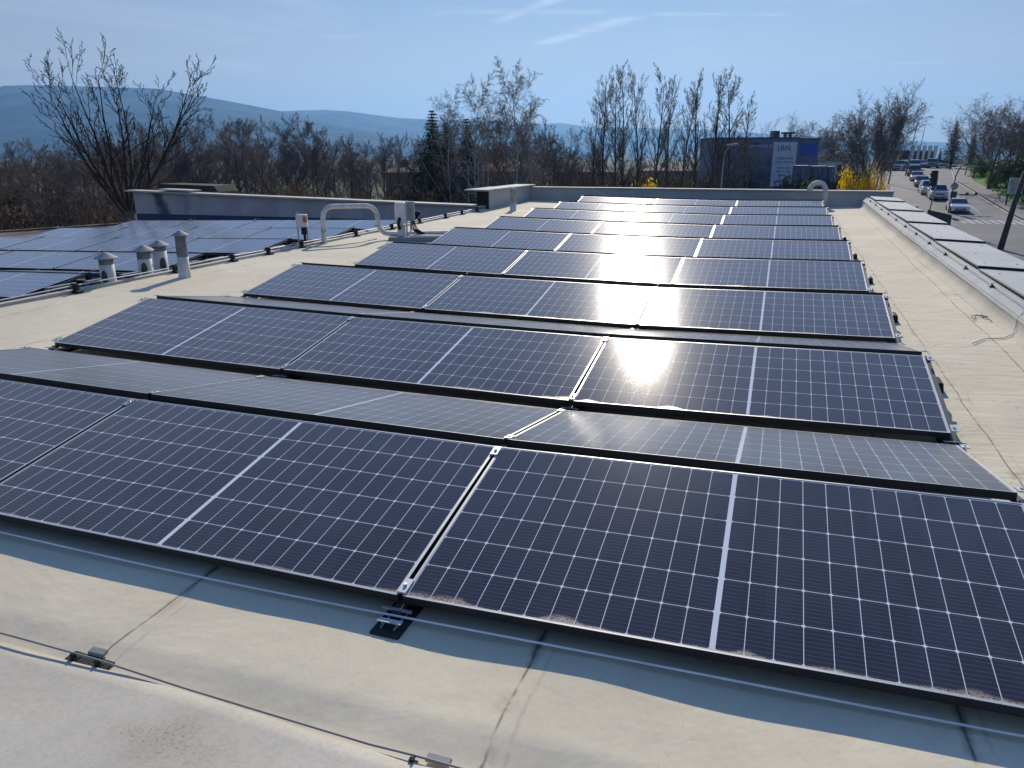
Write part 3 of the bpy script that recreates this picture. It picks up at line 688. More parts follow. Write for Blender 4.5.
# black stubs on the lower roof's edge
for (px_, py_, nm, lb) in ((437, 212, 14.6, 'short black roof pipe between the wires and the far grey wall'), (498, 0, 0, '')):
    if nm:
        x, y = -7.0, 14.6; e = empty('roof_pipe', (x, y, zl(x)), label=lb, cat='roof pipe')
        q = MB(); q.lathe([(.09, 0), (.09, .45), (0, .45)], n=12); q.build('pipe', M['rubber'], e, smooth=True); q = MB(); q.lathe([(.0, .45), (.13, .45), (.13, .53), (0, .55)], n=12); q.build('cap', M['rubber'], e, smooth=True)
# goose neck duct behind the last row on the right
e = empty('gooseneck_duct', (1.98, 20.75, sag(2, 20.7)), label='grey white curved gooseneck duct at the far end of the rows beside the back parapet', cat='duct')
q = MB(); q.tube([(.22, 0, 0), (.22, 0, .45)]+[(.20*math.cos(a)+.02, 0, .47+.20*math.sin(a)) for a in np.linspace(0.15, 2.9, 12)]+[(-.185, 0, .44)], .068, 14); q.build('duct', M['ventpipe'], e, smooth=True)
q = MB(); q.lathe([(.11, 0), (.11, .05), (0, .05)], (.22, 0, 0), 14); q.build('flange', M['galv'], e)

# pale pipe arch with junction boxes beside it
A0 = Vector((-6.28, 9.55, sag(-6.4, 9.3))); A1 = Vector((-5.68, 10.35, sag(-5.6, 10.4)))
e = empty('pipe_arch', A0, label='cream painted pipe bent into a tall arch over the edge of the roof step', cat='pipe')
d = A1-A0; H = .62
def corner(p0, p1, p2, r_, n=7):
    p0, p1, p2 = map(Vector, (p0, p1, p2)); a = p1+(p0-p1).normalized()*r_; b_ = p1+(p2-p1).normalized()*r_
    return [(a*(1-t_)**2+p1*2*t_*(1-t_)+b_*t_*t_) for t_ in np.linspace(0, 1, n)]
P0, P1, P2, P3 = Vector((0, 0, -.25)), Vector((0, 0, H)), Vector((d.x, d.y, H-.02)), Vector((d.x+.03, d.y+.02, .10))
P4 = Vector((d.x+1.25, d.y+1.0, .08))
q = MB(); q.tube([P0]+corner(P0, P1, P2, .22)+corner(P1, P2, P3, .22)+corner(P2, P3, P4, .2)+[P4], .042, 12); q.build('pipe', M['ventpipe'], e, smooth=True)
q = MB()
for p_ in (P1*.35, (P1+P2)/2+Vector((0, 0, .0)), Vector((d.x, d.y, .45)), Vector((d.x, d.y, .25))): q.lathe([(.047, -.015), (.047, .015)], p_, 12)
q.build('pipe_ring', M['galv'], e)
e = empty('switch_box', (-6.5, 9.25, sag(-6.4, 8.7)-.02), R(20), label='small white switch box with orange lamp on thin posts left of the pipe arch', cat='switch box')
q = MB(); q.box(-.09, -.05, .32, .09, .05, .53); q.build('box', M['whitepaint'], e, bevel=.006)
for x in (-.085, .07): q = MB(); q.box(x, -.015, -.1, x+.022, .01, .56 if x < 0 else .33); q.build('post', M['galv'], e)
q = MB(); q.box(.03, -.056, .40, .10, -.051, .50); q.build('lamp', M['orange'], e)
q = MB(); q.box(-.01, -.05, .2, .075, .03, .315); q.tube([(.03, 0, .2), (.035, 0, .1), (.05, .03, -.05)], .022, 8); q.build('plug', M['rubber'], e)
e = empty('junction_boxes', (-5.2, 10.5, sag(-5.05, 10.5)), R(15), label='two tall light grey junction boxes with hanging black cables right of the pipe arch', cat='junction box')
q = MB(); q.box(-.28, -.16, 0, .95, .2, .07); q.build('base', M['concrete'], e, bevel=.01)
q = MB(); q.box(-.17, -.06, .30, .02, .07, .66); q.build('box', M['whitepaint'], e, bevel=.008)
q = MB(); q.box(.06, -.04, .34, .17, .08, .68); q.build('box', M['ventcap'], e, bevel=.008)
q = MB(); q.box(-.14, -.03, .07, .0, .05, .28); q.build('lower_box', M['whitepaint'], e, bevel=.006)
q = MB(); q.box(.025, -.05, .07, .05, -.02, .70); q.box(.09, -.02, .07, .11, .03, .35); q.build('post', M['galv'], e)
q = MB()
for i in range(4): q.tube([(.1+.02*i, 0, .34), (.13+.03*i, -.02, .2), (.25+.04*i, -.04, .11), (.55+.05*i, -.05, .09+.01*i)], .011, 6)
q.tube([(-.08, -.065, .4), (-.1, -.09, .3), (-.08, -.08, .2)], .03, 8); q.build('cable', M['rubber'], e, smooth=True)
q = MB(); q.obox((.5, -.12, .09), (.40, 0, 0), (0, .05, 0), (0, 0, .02)); q.build('cable_tray', M['whitepaint'], e, bevel=.004)
wire('thin_cable', [Vector((-5.62, 10.2, .14)), Vector((-5.7, 9.6, .125)), Vector((-5.9, 9.1, .115)), Vector((-6.1, 8.95, .115)), Vector((-6.38, 8.85, .12))], .008, M['cable'], 'grey cable snaking over the cream roof from pipe arch to switch box', 'cable')

# ------------------------------------------------------------------ vegetation
M['bark'] = mat('dark bark', (.11, .088, .074), .9, 0, 4, var=.3, spec=.1)
M['twig'] = mat('brown twigs', (.18, .14, .125), .9, 0, 1, var=.3, spec=.1)
M['twig_pale'] = mat('pale birch twigs', (.25, .20, .165), .9, 0, 1, var=.3, spec=.1)
M['birch'] = mat('birch bark', (.42, .40, .37), .9, 0, 6, var=.4, spec=.1)
M['leaf_yellow'] = mat('forsythia flowers', (.85, .56, .02), .8, 0, 1.5, var=.3, spec=.1)
M['leaf_green'] = mat('fresh shrub leaves', (.12, .19, .03), .8, 0, 1., var=.4, spec=.15)
M['leaf_olive'] = mat('dull olive undergrowth', (.055, .055, .028), .85, 0, .7, var=.45, spec=.1)
M['leaf_brown'] = mat('dry brown undergrowth', (.085, .058, .040), .9, 0, .7, var=.4, spec=.1)
M['needle'] = mat('spruce needles', (.022, .038, .022), .85, 0, 1., var=.35, spec=.1)

for k_ in ('leaf_yellow', 'leaf_green', 'leaf_olive', 'leaf_brown'):
    nt_ = M[k_].node_tree; pb_ = nt_.nodes['Principled BSDF']; tr2 = nt_.nodes.new('ShaderNodeBsdfTranslucent'); ms = nt_.nodes.new('ShaderNodeMixShader'); ms.inputs[0].default_value = .6
    nt_.links.new(pb_.inputs['Base Color'].links[0].from_socket, tr2.inputs[0]); nt_.links.new(pb_.outputs[0], ms.inputs[1]); nt_.links.new(tr2.outputs[0], ms.inputs[2]); nt_.links.new(ms.outputs[0], nt_.nodes['Material Output'].inputs[0])

def grow(rnd, P, H):
    segs = []
    def br(p, d, L, r0, lev):
        n = P['n'][lev]; kids = P['k'][lev] if lev < len(P['k']) else 0
        acc = 0.; r_ = r0; tip = .12 if lev == 0 else .3
        for i in range(n):
            rv = Vector((rnd.gauss(0, 1), rnd.gauss(0, 1), rnd.gauss(0, 1)))*P['w'][lev]
            d = (d+rv+Vector((0, 0, P['up'][lev]))).normalized(); q = p+d*(L/n)
            r1 = r0*(1-(1-tip)*(i+1)/n); segs.append((p, q, r_, r1, lev)); p = q; r_ = r1
            fr = (i+1)/n
            if kids and fr >= P['st'][lev]:
                acc += kids/(n*(1-P['st'][lev])+1e-6)
                while acc >= 1:
                    acc -= 1; az = rnd.uniform(0, 2*math.pi); an = R(P['a'][lev]*rnd.uniform(.7, 1.25))
                    o_ = d.orthogonal().normalized(); o_.rotate(Quaternion(d, az)); nd = d*math.cos(an)+o_*math.sin(an)
                    pp = p-d*(L/n)*rnd.random()
                    br(pp, nd.normalized(), L*P['r'][lev]*rnd.uniform(.65, 1.15)*(1-P.get('tp', .45)*(fr-P['st'][lev])/(1-P['st'][lev]+.01)), max(r_*P.get('rr', .55), P['tw']), lev+1)
    stems = P.get('stems', 1)
    for i in range(stems):
        a = 2*math.pi*i/stems+rnd.uniform(-.3, .3); sp = P.get('sp', 0)*rnd.uniform(.6, 1.2) if stems > 1 else .02
        br(Vector((0.08*math.cos(a)*(stems > 1), .08*math.sin(a)*(stems > 1), 0)), Vector((math.cos(a)*sp, math.sin(a)*sp, 1)).normalized(), H*P.get('tl', .9)*(1 if stems == 1 else rnd.uniform(.8, 1)), P['tr'], 0)
    return segs
def seg_mesh(segs, name, mats, sides, tw):
    V = []; F = []
    for (p, q, a, b_, lev) in segs:
        d = (q-p)
        if d.length < 1e-5: continue
        d.normalize(); u = d.orthogonal().normalized(); v = d.cross(u); n = sides if lev > 0 else 7
        b0 = len(V); a = max(a, tw); b_ = max(b_, tw*.6)
        for (c_, r_) in ((p, a), (q, b_)):
            for k in range(n):
                t_ = 2*math.pi*k/n; V.append(c_+(u*math.cos(t_)+v*math.sin(t_))*r_)
        for k in range(n): F.append((b0+k, b0+(k+1) % n, b0+n+(k+1) % n, b0+n+k))
    me = bpy.data.meshes.new(name); me.from_pydata([tuple(v) for v in V], [], F)
    me.materials.append(mats); me.polygons.foreach_set('use_smooth', [True]*len(F)); me.update(); return me
def tree_proto(name, seed, H, P, bark, twig):
    segs = grow(random.Random(seed), P, H)
    mz = max(s_[1].z for s_ in segs); k = H/mz
    segs = [(a*k, b_*k, c_, d_, l_) for a, b_, c_, d_, l_ in segs]
    tr_ = [s_ for s_ in segs if s_[4] <= P.get('tlev', 1)]; cr = [s_ for s_ in segs if s_[4] > P.get('tlev', 1)]
    return (seg_mesh(tr_, 'trunk', bark, 5, P['tw']), seg_mesh(cr, 'crown', twig, 3, P['tw']), H)
def plant_tree(pr, loc, H, rz, label, group=None, name='bare_tree', cat='tree', w=1.):
    e = empty(name, loc, rz, label=label, cat=cat, group=group); k = H/pr[2]; e.scale = (k*w, k*w, k)
    for nm, me in (('trunk', pr[0]), ('crown', pr[1])):
        o = bpy.data.objects.new(nm, me); COL.objects.link(o); o.parent = e
    return e
DEC = dict(n=[9, 7, 5, 4, 2], k=[16, 9, 7, 5], st=[.28, .2, .15, .1], a=[48, 45, 42, 40], r=[.46, .48, .5, .5], w=[.05, .07, .07, .08, .1], up=[.02, .07, .06, .04, .03], tr=.18, tw=.011, tl=.9)
POP = dict(n=[10, 7, 4, 3, 2], k=[26, 8, 6, 4], st=[.25, .15, .15, .1], a=[40, 36, 34, 35], r=[.30, .42, .5, .5], w=[.03, .05, .06, .07, .1], up=[.01, .10, .05, .04, .03], tr=.19, tw=.010, tl=.95)
BIR = dict(n=[10, 7, 6, 5], k=[24, 13, 10], st=[.25, .2, .1], a=[42, 45, 40], r=[.42, .42, .55], w=[.04, .06, .07, .07], up=[.02, .08, -.04, -.12], tr=.13, tw=.010, tl=.92)
VAS = dict(n=[12, 8, 5, 3], k=[11, 6, 4], st=[.25, .25, .2], a=[34, 38, 45], r=[.36, .34, .36], w=[.05, .09, .12, .16], up=[.03, .07, .07, .05], tr=.075, tw=.010, tl=1., stems=9, sp=.62, tp=.3, tlev=0)
RND = dict(n=[4, 9, 6, 4, 3], k=[11, 9, 8, 6], st=[.45, .25, .15, .1], a=[55, 42, 45, 45], r=[1.15, .5, .5, .5], w=[.05, .07, .08, .09, .1], up=[.02, .07, .05, .03, .0], tr=.22, tw=.012, tl=.45, tp=.15)
pd = [tree_proto('d', 11+i, 13, DEC, M['bark'], M['twig']) for i in range(4)]
pp_ = [tree_proto('p', 31+i, 14.5, POP, M['bark'], M['twig']) for i in range(3)]
pb = [tree_proto('b', 51+i, 14.5, BIR, M['birch'], M['twig_pale']) for i in range(2)]
pv = tree_proto('v', 77, 6.6, VAS, M['bark'], M['bark'])
RN2 = dict(RND); RN2.update(k=[13, 10, 8, 6], tw=.0115, w=[.05, .06, .07, .08, .1], up=[.03, .10, .06, .04, .02], a=[48, 40, 42, 42])
prd = tree_proto('r2', 97, 12, RN2, M['bark'], M['twig'])
pr_ = [tree_proto('r', 91+i, 12, RND, M['bark'], M['twig']) for i in range(2)]

def base_at(px, D, fn=gz):
    p = at(px, 156, D); return Vector((p.x, p.y, gz(p.x, p.y)))
def by_top(pr, px, ytop, D, label, group=None, w=1., rz=0., name='bare_tree'):
    b_ = base_at(px, D); ztop = CAM.z+(156-ytop)/FPX*D; return plant_tree(pr, b_, ztop-b_.z, rz, label, group, name, w=w)

# the many-stemmed tree behind the left roof
b_ = base_at(121, 27); e = empty('forked_tree', b_, .6+math.pi, label='large bare tree with many spreading stems standing alone in front of the wood, far left', cat='tree')
M['bark_dark'] = mat('almost black bark', (.05, .04, .032), .9, 0, 4, var=.3, spec=.1)
for me in pv[:2]: me.materials.clear(); me.materials.append(M['bark_dark'])
for nm, me in (('limbs', pv[0]), ('crown', pv[1])):
    o = bpy.data.objects.new(nm, me); COL.objects.link(o); o.parent = e; k = (CAM.z+(156-38)/FPX*27+.6)/6.6; o.location = (0, 0, -.6-b_.z); o.scale = (k*.93, k*.93, k)
s = MB(); s.tube([(0, 0, 0), (.05, 0, 2.5), (-.03, .03, -.3-b_.z)], [.34, .26, .22], 10); s.build('trunk', M['bark'], e, smooth=True)

rw = random.Random(8); wood = 'bare trees of the wood behind the roofs'
skyl = [(-60, 150), (20, 142), (50, 138), (90, 132), (140, 126), (190, 124), (215, 118), (240, 116), (270, 116), (300, 115), (318, 118), (335, 134), (360, 136), (390, 132), (410, 136), (440, 124), (470, 112), (500, 118), (540, 122), (565, 130), (580, 140)]
def sky_y(px): return float(np.interp(px, [a for a, _ in skyl], [b for _, b in skyl]))
px_ = -50
while px_ < 580:
    D = rw.uniform(62, 74); pr = rw.choice(pd)
    by_top(pr, px_, sky_y(px_)+rw.uniform(-3, 7), D, 'bare brown deciduous tree in the dense wood behind the roofs', wood, rw.uniform(.75, 1.), rw.uniform(0, 6)); px_ += rw.uniform(11, 18)
px_ = -50
while px_ < 590:
    D = rw.uniform(84, 100); pr = rw.choice(pd+[pp_[0]])
    by_top(pr, px_, sky_y(px_)+rw.uniform(4, 16), D, 'bare brown deciduous tree in the dense wood behind the roofs', wood, rw.uniform(.8, 1.1), rw.uniform(0, 6)); px_ += rw.uniform(11, 18)
px_ = -60
while px_ < 130:
    D = rw.uniform(38, 50); pr = rw.choice(pd)
    by_top(pr, px_, rw.uniform(150, 168), D, 'low bare tree at the near edge of the wood left of the roofs', 'low trees at the edge of the wood', 1.2, rw.uniform(0, 6)); px_ += rw.uniform(14, 24)
px_ = -70
while px_ < 600:
    D = rw.uniform(115, 160)
    by_top(rw.choice(pd), px_, max(sky_y(px_)+12, 138)+rw.uniform(-3, 10), D, 'bare brown deciduous tree in the dense wood behind the roofs', wood, rw.uniform(1.2, 1.6), rw.uniform(0, 6)); px_ += rw.uniform(8, 13)
# birches
for (px_, yt, D, w_, lb) in ((512, 62, 58, 1., 'tallest pale birch with fine hanging twigs, above the far left parapet corner'), (478, 76, 60, .9, 'pale birch left of the tallest birch above the far wall'), (452, 90, 64, .9, 'smaller pale birch beside the dark spruces'), (538, 98, 62, .7, 'slim pale birch right of the tallest birch')):
    by_top(pb[0 if w_ > .85 else 1], px_, yt, D, lb, 'birches behind the roof', w_, px_)
# row of tall poplars
for i, (px_, yt, D, w_) in enumerate(((592, 96, 72, .8), (604, 74, 72, .75), (617, 67, 70, .75), (624, 72, 74, .7), (638, 70, 71, .7), (655, 70, 70, .8), (668, 80, 72, .7), (683, 84, 73, .75), (697, 74, 70, .8), (712, 76, 71, .8), (732, 74, 70, .95), (745, 96, 74, .8))):
    by_top(pp_[i % 3], px_, yt, D, 'tall slim bare tree in the row behind the back parapet, %s from the left' % ['first', 'second', 'third', 'fourth', 'fifth', 'sixth', 'seventh', 'eighth', 'ninth', 'tenth', 'eleventh', 'twelfth'][i], 'row of tall bare trees behind the back parapet', w_, i*1.3)
by_top(prd, 869, 86, 76, 'dense rounded bare tree rising from the yellow forsythia near the road', None, 1.0, 1.)
by_top(pr_[1], 884, 104, 80, 'bare tree just right of the dense rounded tree, near the street lamps', None, .45, 2.)
by_top(pr_[1], 803, 114, 128, 'pale bare tree behind the advertising building', None, 1.1, .5)
by_top(pr_[0], 838, 128, 120, 'small bare tree between the advertising building and the road', None, .9, 2.5)
by_top(pr_[1], 994, 97, 98, 'wide bare tree on the bank right of the road', None, 1.15, 4.)
by_top(pr_[0], 1036, 104, 100, 'bare tree at the right border of the photo on the bank', None, 1.3, 2.)
# distant trees behind the poplars and behind the right bank
px_ = 560
while px_ < 830:
    by_top(rw.choice(pd), px_, rw.uniform(160, 170), rw.uniform(150, 175), 'small distant bare tree seen between the row of tall trees', 'distant low trees behind the row', 1.5, rw.uniform(0, 6)); px_ += rw.uniform(8, 13)
px_ = 968
while px_ < 1075:
    by_top(rw.choice(pd), px_, 140-(px_-968)*.32+rw.uniform(-3, 5), rw.uniform(112, 128), 'dark bare tree on the hillside behind the wide tree, right of the road', 'dark trees on the right hillside', 1.3, rw.uniform(0, 6)); px_ += rw.uniform(6, 10)

# conifers
def conifer_mesh(seed, H=10, Rb=2.6):
    rnd = random.Random(seed); V = []; F = []; z = H*.12
    while z < H:
        f = 1-(z/H); rr_ = Rb*(f**.8)*rnd.uniform(.7, 1.1)+.08; n = 13
        for k in range(n):
            a = rnd.uniform(0, 2*math.pi); L_ = rr_*rnd.uniform(.7, 1.1); d = Vector((math.cos(a), math.sin(a), rnd.uniform(-.35, .05)))
            for j in range(7):
                t_ = (j+.5)/7; p = Vector((0, 0, z))+d*L_*t_; wv = (.24*(1-t_*.4)+.10)*min(1, .28+1.7*f)
                for _ in range(2):
                    q = Vector((rnd.gauss(0, .5), rnd.gauss(0, .5), rnd.gauss(0, .25)))*wv; r2 = Vector((rnd.gauss(0, 1), rnd.gauss(0, 1), rnd.gauss(-.6, .5))).normalized()*wv
                    b0 = len(V); V += [p+q, p+q+r2, p+q+r2.cross(Vector((0, 0, 1))).normalized()*wv*.5+r2*.4]; F.append((b0, b0+1, b0+2))
        z += H*.022
    me = bpy.data.meshes.new('crown'); me.from_pydata([tuple(v) for v in V], [], F); me.materials.append(M['needle'])
    s = MB(); s.tube([(0, 0, 0), (0, 0, H*.97)], [.2, .02], 7); tm = s.mesh('trunk', M['bark']); return (tm, me, H)
pc = [conifer_mesh(1), conifer_mesh(2)]
for (px_, yt, D, w_, lb) in ((433, 112, 66, 1.35, 'dark pointed spruce, leftmost and tallest of the three in the wood'), (446, 124, 68, 1.2, 'dark spruce in the middle of the three in the wood'), (467, 120, 66, 1.3, 'dark spruce, right one of the three beside the birches'), (952, 124, 140, 1.35, 'tall dark conifer beside the road crest'), (972, 136, 142, 1.4, 'lower dark conifer right of the tall one at the road crest'), (940, 150, 146, .9, 'smallest conifer, left of the tall one at the road crest')):
    by_top(pc[int(px_) % 2], px_, yt, D, lb, None, w_, px_, name='conifer')

# shrubs
def shrub_mesh(seed, m_, leafs=2600, lsz=.07, flat=.8):
    rnd = random.Random(seed); V = []; F = []; lumps = [(Vector((rnd.uniform(-.6, .6), rnd.uniform(-.6, .6), rnd.uniform(.25, .8)*flat)), rnd.uniform(.25, .5)) for _ in range(11)]
    for i in range(leafs):
        c_, r_ = rnd.choice(lumps); d = Vector((rnd.gauss(0, 1), rnd.gauss(0, 1), rnd.gauss(0, 1))).normalized()*r_*(rnd.random()**.45)*rnd.uniform(.8, 1.2)
        p = c_+d
        if p.z < 0: p.z = -p.z*.3
        u = Vector((rnd.gauss(0, 1), rnd.gauss(0, 1), rnd.gauss(0, 1))).normalized()*lsz*rnd.uniform(.6, 1.3); v = u.orthogonal().normalized()*lsz*.5; b0 = len(V)
        V += [p-u, p+v, p+u, p-v]; F.append((b0, b0+1, b0+2, b0+3))
    me = bpy.data.meshes.new('foliage'); me.from_pydata([tuple(v) for v in V], [], F); me.materials.append(m_)
    s = MB()
    for k in range(16):
        a = rnd.uniform(0, 6.28); q = rnd.uniform(.3, .9); s.tube([(0.05*math.cos(a), .05*math.sin(a), 0), (q*.5*math.cos(a), q*.5*math.sin(a), .5), (q*math.cos(a), q*math.sin(a), rnd.uniform(.7, 1.15))], [.025, .015, .006], 4)
    return (s.mesh('stems', M['bark']), me)
sh = {k: [shrub_mesh(s_+i, M[k], n_, l_) for i in range(2)] for k, s_, n_, l_ in (('leaf_yellow', 1, 2600, .05), ('leaf_green', 5, 3000, .055), ('leaf_olive', 9, 2600, .05), ('leaf_brown', 13, 2600, .045))}
def shrub(kind, loc, sx, sz, label, group=None, i=0, name='shrub'):
    e = empty(name, loc, i*1.7, label=label, cat='shrub', group=group); e.scale = (sx, sx, sz)
    for nm, me in (('stems', sh[kind][i % 2][0]), ('foliage', sh[kind][i % 2][1])):
        o = bpy.data.objects.new(nm, me); COL.objects.link(o); o.parent = e
def shrub_top(kind, px, ytop, D, wpx, label, group=None, i=0, h=None, name='shrub'):
    b_ = base_at(px, D); ztop = CAM.z+(156-ytop)/FPX*D; sx = wpx/FPX*D/2
    if h: b_.z = ztop-h
    shrub(kind, b_, sx, (ztop-b_.z)/1.15, label, group, i, name)
for i, (px_, yt, D, wp, lb) in enumerate(((858, 156, 73, 34, 'yellow forsythia bush, left half around the dense rounded tree'), (876, 158, 75, 32, 'yellow forsythia bush, right half around the dense rounded tree'), (640, 168, 66, 46, 'largest low yellow forsythia behind the back parapet'), (612, 175, 64, 30, 'low yellow forsythia left of the largest one behind the back parapet'), (664, 176, 64, 26, 'small yellow forsythia right of the largest behind the back parapet'))):
    shrub_top('leaf_yellow', px_, yt, D, wp, lb, 'yellow forsythia bushes', i, name='forsythia_bush')
shrub_top('leaf_green', 694, 170, 66, 30, 'yellowish green bush behind the back parapet below the tall trees', None, 1)
for i, (px_, yt, D, wp, lb, kd) in enumerate(((985, 156, 116, 26, 'rounded fresh green bush on the bank, farthest up the road', 'leaf_green'), (1000, 168, 100, 24, 'green bush below the wide bare tree on the bank', 'leaf_green'), (1018, 148, 92, 40, 'big olive bush at the right border on the bank', 'leaf_olive'), (1040, 142, 84, 50, 'olive bush cut by the right border of the photo', 'leaf_olive'), (1006, 158, 108, 34, 'brownish bush behind the green ones on the bank', 'leaf_brown'), (960, 166, 150, 22, 'low dark bush at the road crest under the conifers', 'leaf_olive'))):
    shrub_top(kd, px_, yt, D, wp, lb, 'bushes on the bank right of the road', i)
rw = random.Random(21); px_ = -60; i = 0
while px_ < 600:
    for (D0, D1, y0, y1) in ((34, 44, 186, 204), (48, 60, 172, 186)):
        if px_ > 130 and D0 < 40: continue
        kd = rw.choice(['leaf_brown', 'leaf_olive', 'leaf_brown']); D = rw.uniform(D0, D1)
        b_ = base_at(px_+rw.uniform(-8, 8), D); ztop = CAM.z+(156-rw.uniform(y0, y1))/FPX*D
        shrub(kd, b_, rw.uniform(2., 3.), (ztop-b_.z)/1.1, 'tangled %s shrub in the undergrowth of the wood' % ('dull olive' if kd == 'leaf_olive' else 'dry brown'), 'olive undergrowth shrubs in the wood' if kd == 'leaf_olive' else 'brown undergrowth shrubs in the wood', i); i += 1
    px_ += rw.uniform(16, 26)
px_ = 600
while px_ < 860:
    D = rw.uniform(88, 120); b_ = base_at(px_, D); kd = rw.choice(['leaf_brown', 'leaf_olive']); ztop = CAM.z+(156-rw.uniform(166, 176))/FPX*D
    shrub(kd, b_, rw.uniform(3, 4.5), (ztop-b_.z)/1.1, 'low %s thicket seen between the trunks behind the back parapet' % ('olive' if kd == 'leaf_olive' else 'brown'), 'olive thickets behind the back parapet' if kd == 'leaf_olive' else 'brown thickets behind the back parapet', i); i += 1; px_ += rw.uniform(12, 20)

# ------------------------------------------------------------------ buildings beyond
def yawv():
    return math.atan2(rt.y, rt.x)
M['bluewall'] = mat('blue grey cladding', (.12, .16, .25), .6, 0, .5)
M['bluestrong'] = mat('strong blue board', (.015, .08, .38), .5)
M['board'] = mat('pale banner', (.58, .62, .70), .6)
M['ink'] = mat('navy print', (.03, .04, .10), .6)
M['photo_print'] = mat('printed hoarding', (.10, .11, .14), .6, 0, .35, var=.7)
M['roofbrown'] = mat('brown tiles', (.07, .04, .03), .9, 0, .8, var=.3)
M['rooforange'] = mat('orange tiles', (.42, .20, .09), .9, 0, .8, var=.25)
M['wallbeige'] = mat('beige wall', (.30, .22, .17), .9)
M['container'] = mat('blue grey container', (.10, .13, .22), .6)
M['wood'] = mat('weathered pole wood', (.07, .055, .045), .9, 0, 3, var=.3)
def face_frame(px, D, turn=0):
    p = base_at(px, D); return p, yawv()+R(turn)
D = 100; p, yw = face_frame(716, D, 0)
adv = empty('advertising_building', p, yw, label='blue grey box building with dark printed hoarding and pale vertical banner behind the tall trees', cat='building')
k = D/FPX; ht = CAM.z+(156-141)*k-p.z; Wd = 104*k
q = MB(); q.box(0, 0, -.5, 82*k, 9, ht); q.box(82*k, .5, -.5, Wd, 9, ht-.15); q.build('wall', M['bluewall'], adv)
q = MB(); q.box(-.1, -.1, ht, 82.3*k, 9.1, ht+.14); q.box(82.6*k, .4, ht-.14, Wd+.12, 9.1, ht+.02); q.build('roof', M['darkmetal'], adv)
q = MB(); q.box(.2, -.06, ht-6.2, 55.5*k, -.01, ht-.5); q.build('hoarding', M['photo_print'], adv)
q = MB(); q.box(56.5*k, -.09, ht-6.0, 80*k, -.01, ht-.45); ban = q.build('banner', M['board'], adv)
q = MB(); q.box(85*k, .44, ht-2.1, 101.5*k, .49, ht-.55); q.build('blue_board', M['bluestrong'], adv)
q = MB(); q.box(57*k, .5, ht+.14, 63*k, 2, ht+.95); q.box(67*k, .5, ht+.55, 78*k, 1.6, ht+.8); q.box(69*k, .6, ht, 70.5*k, 1.4, ht+.6); q.box(74*k, .6, ht, 75.5*k, 1.4, ht+.6); q.build('roof_unit', M['darkmetal'], adv)
def text(body, size, loc, parent, m_, align='CENTER'):
    cu = bpy.data.curves.new('lettering', 'FONT'); cu.body = body; cu.size = size; cu.align_x = align; cu.extrude = .004
    to = bpy.data.objects.new('lettering', cu); COL.objects.link(to)
    bpy.context.view_layer.update(); me = bpy.data.meshes.new_from_object(to); bpy.data.objects.remove(to)
    me.materials.clear(); me.materials.append(m_)
    o = bpy.data.objects.new('lettering', me); COL.objects.link(o); o.parent = parent; o.rotation_euler = (R(90), 0, 0); o.location = loc; return o
cxk = 68.5*k
text('J.BAL', .85, (cxk-.1, -.11, ht-1.45), ban, M['ink'])
text('Naše okná', .5, (cxk+.1, -.11, ht-2.6), ban, M['ink']); text('dobré bývanie', .42, (cxk, -.11, ht-3.05), ban, M['ink'])
text('Okná a dvere', .34, (cxk, -.11, ht-3.75), ban, M['ink']); text('brány a rolety', .34, (cxk, -.11, ht-4.2), ban, M['ink']); text('žalúzie', .34, (cxk, -.11, ht-4.65), ban, M['ink']); text('www.jbal.sk', .38, (cxk, -.11, ht-5.5), ban, M['ink'])
text('Okná pre každý dom', .60, (41*k, -.08, ht-1.1), adv, M['board'])
for (p0, p1, lb, ho) in ((798, 813, 'left one of the three blue grey containers right of the pale banner', 167.5), (814.5, 830, 'middle one of the three blue grey containers right of the pale banner', 168), (831, 838, 'narrow right one of the three blue grey containers right of the pale banner', 168.5)):
    p, yw = face_frame(p0, 92, 0); k2 = 92/FPX; h = CAM.z+(156-ho)*k2-p.z
    e = empty('container', p, yw, label=lb, cat='container', group='containers beside the advertising building')
    q = MB(); wd = (p1-p0)*k2-.15; q.box(0, 0, -.6, wd, 1.4, h)
    for r_ in range(int(wd/.28)): q.box(.1+r_*.28, -.04, -.5, .22+r_*.28, -.002, h-.15)
    q.build('shell', M['container'], e); q = MB(); q.box(-.04, -.06, h, wd+.04, 1.42, h+.08); q.build('top_frame', M['galv'], e); q = MB(); q.box(wd/2-.02, -.08, .1, wd/2+.02, -.05, h-.2); q.build('door_bar', M['galv'], e)

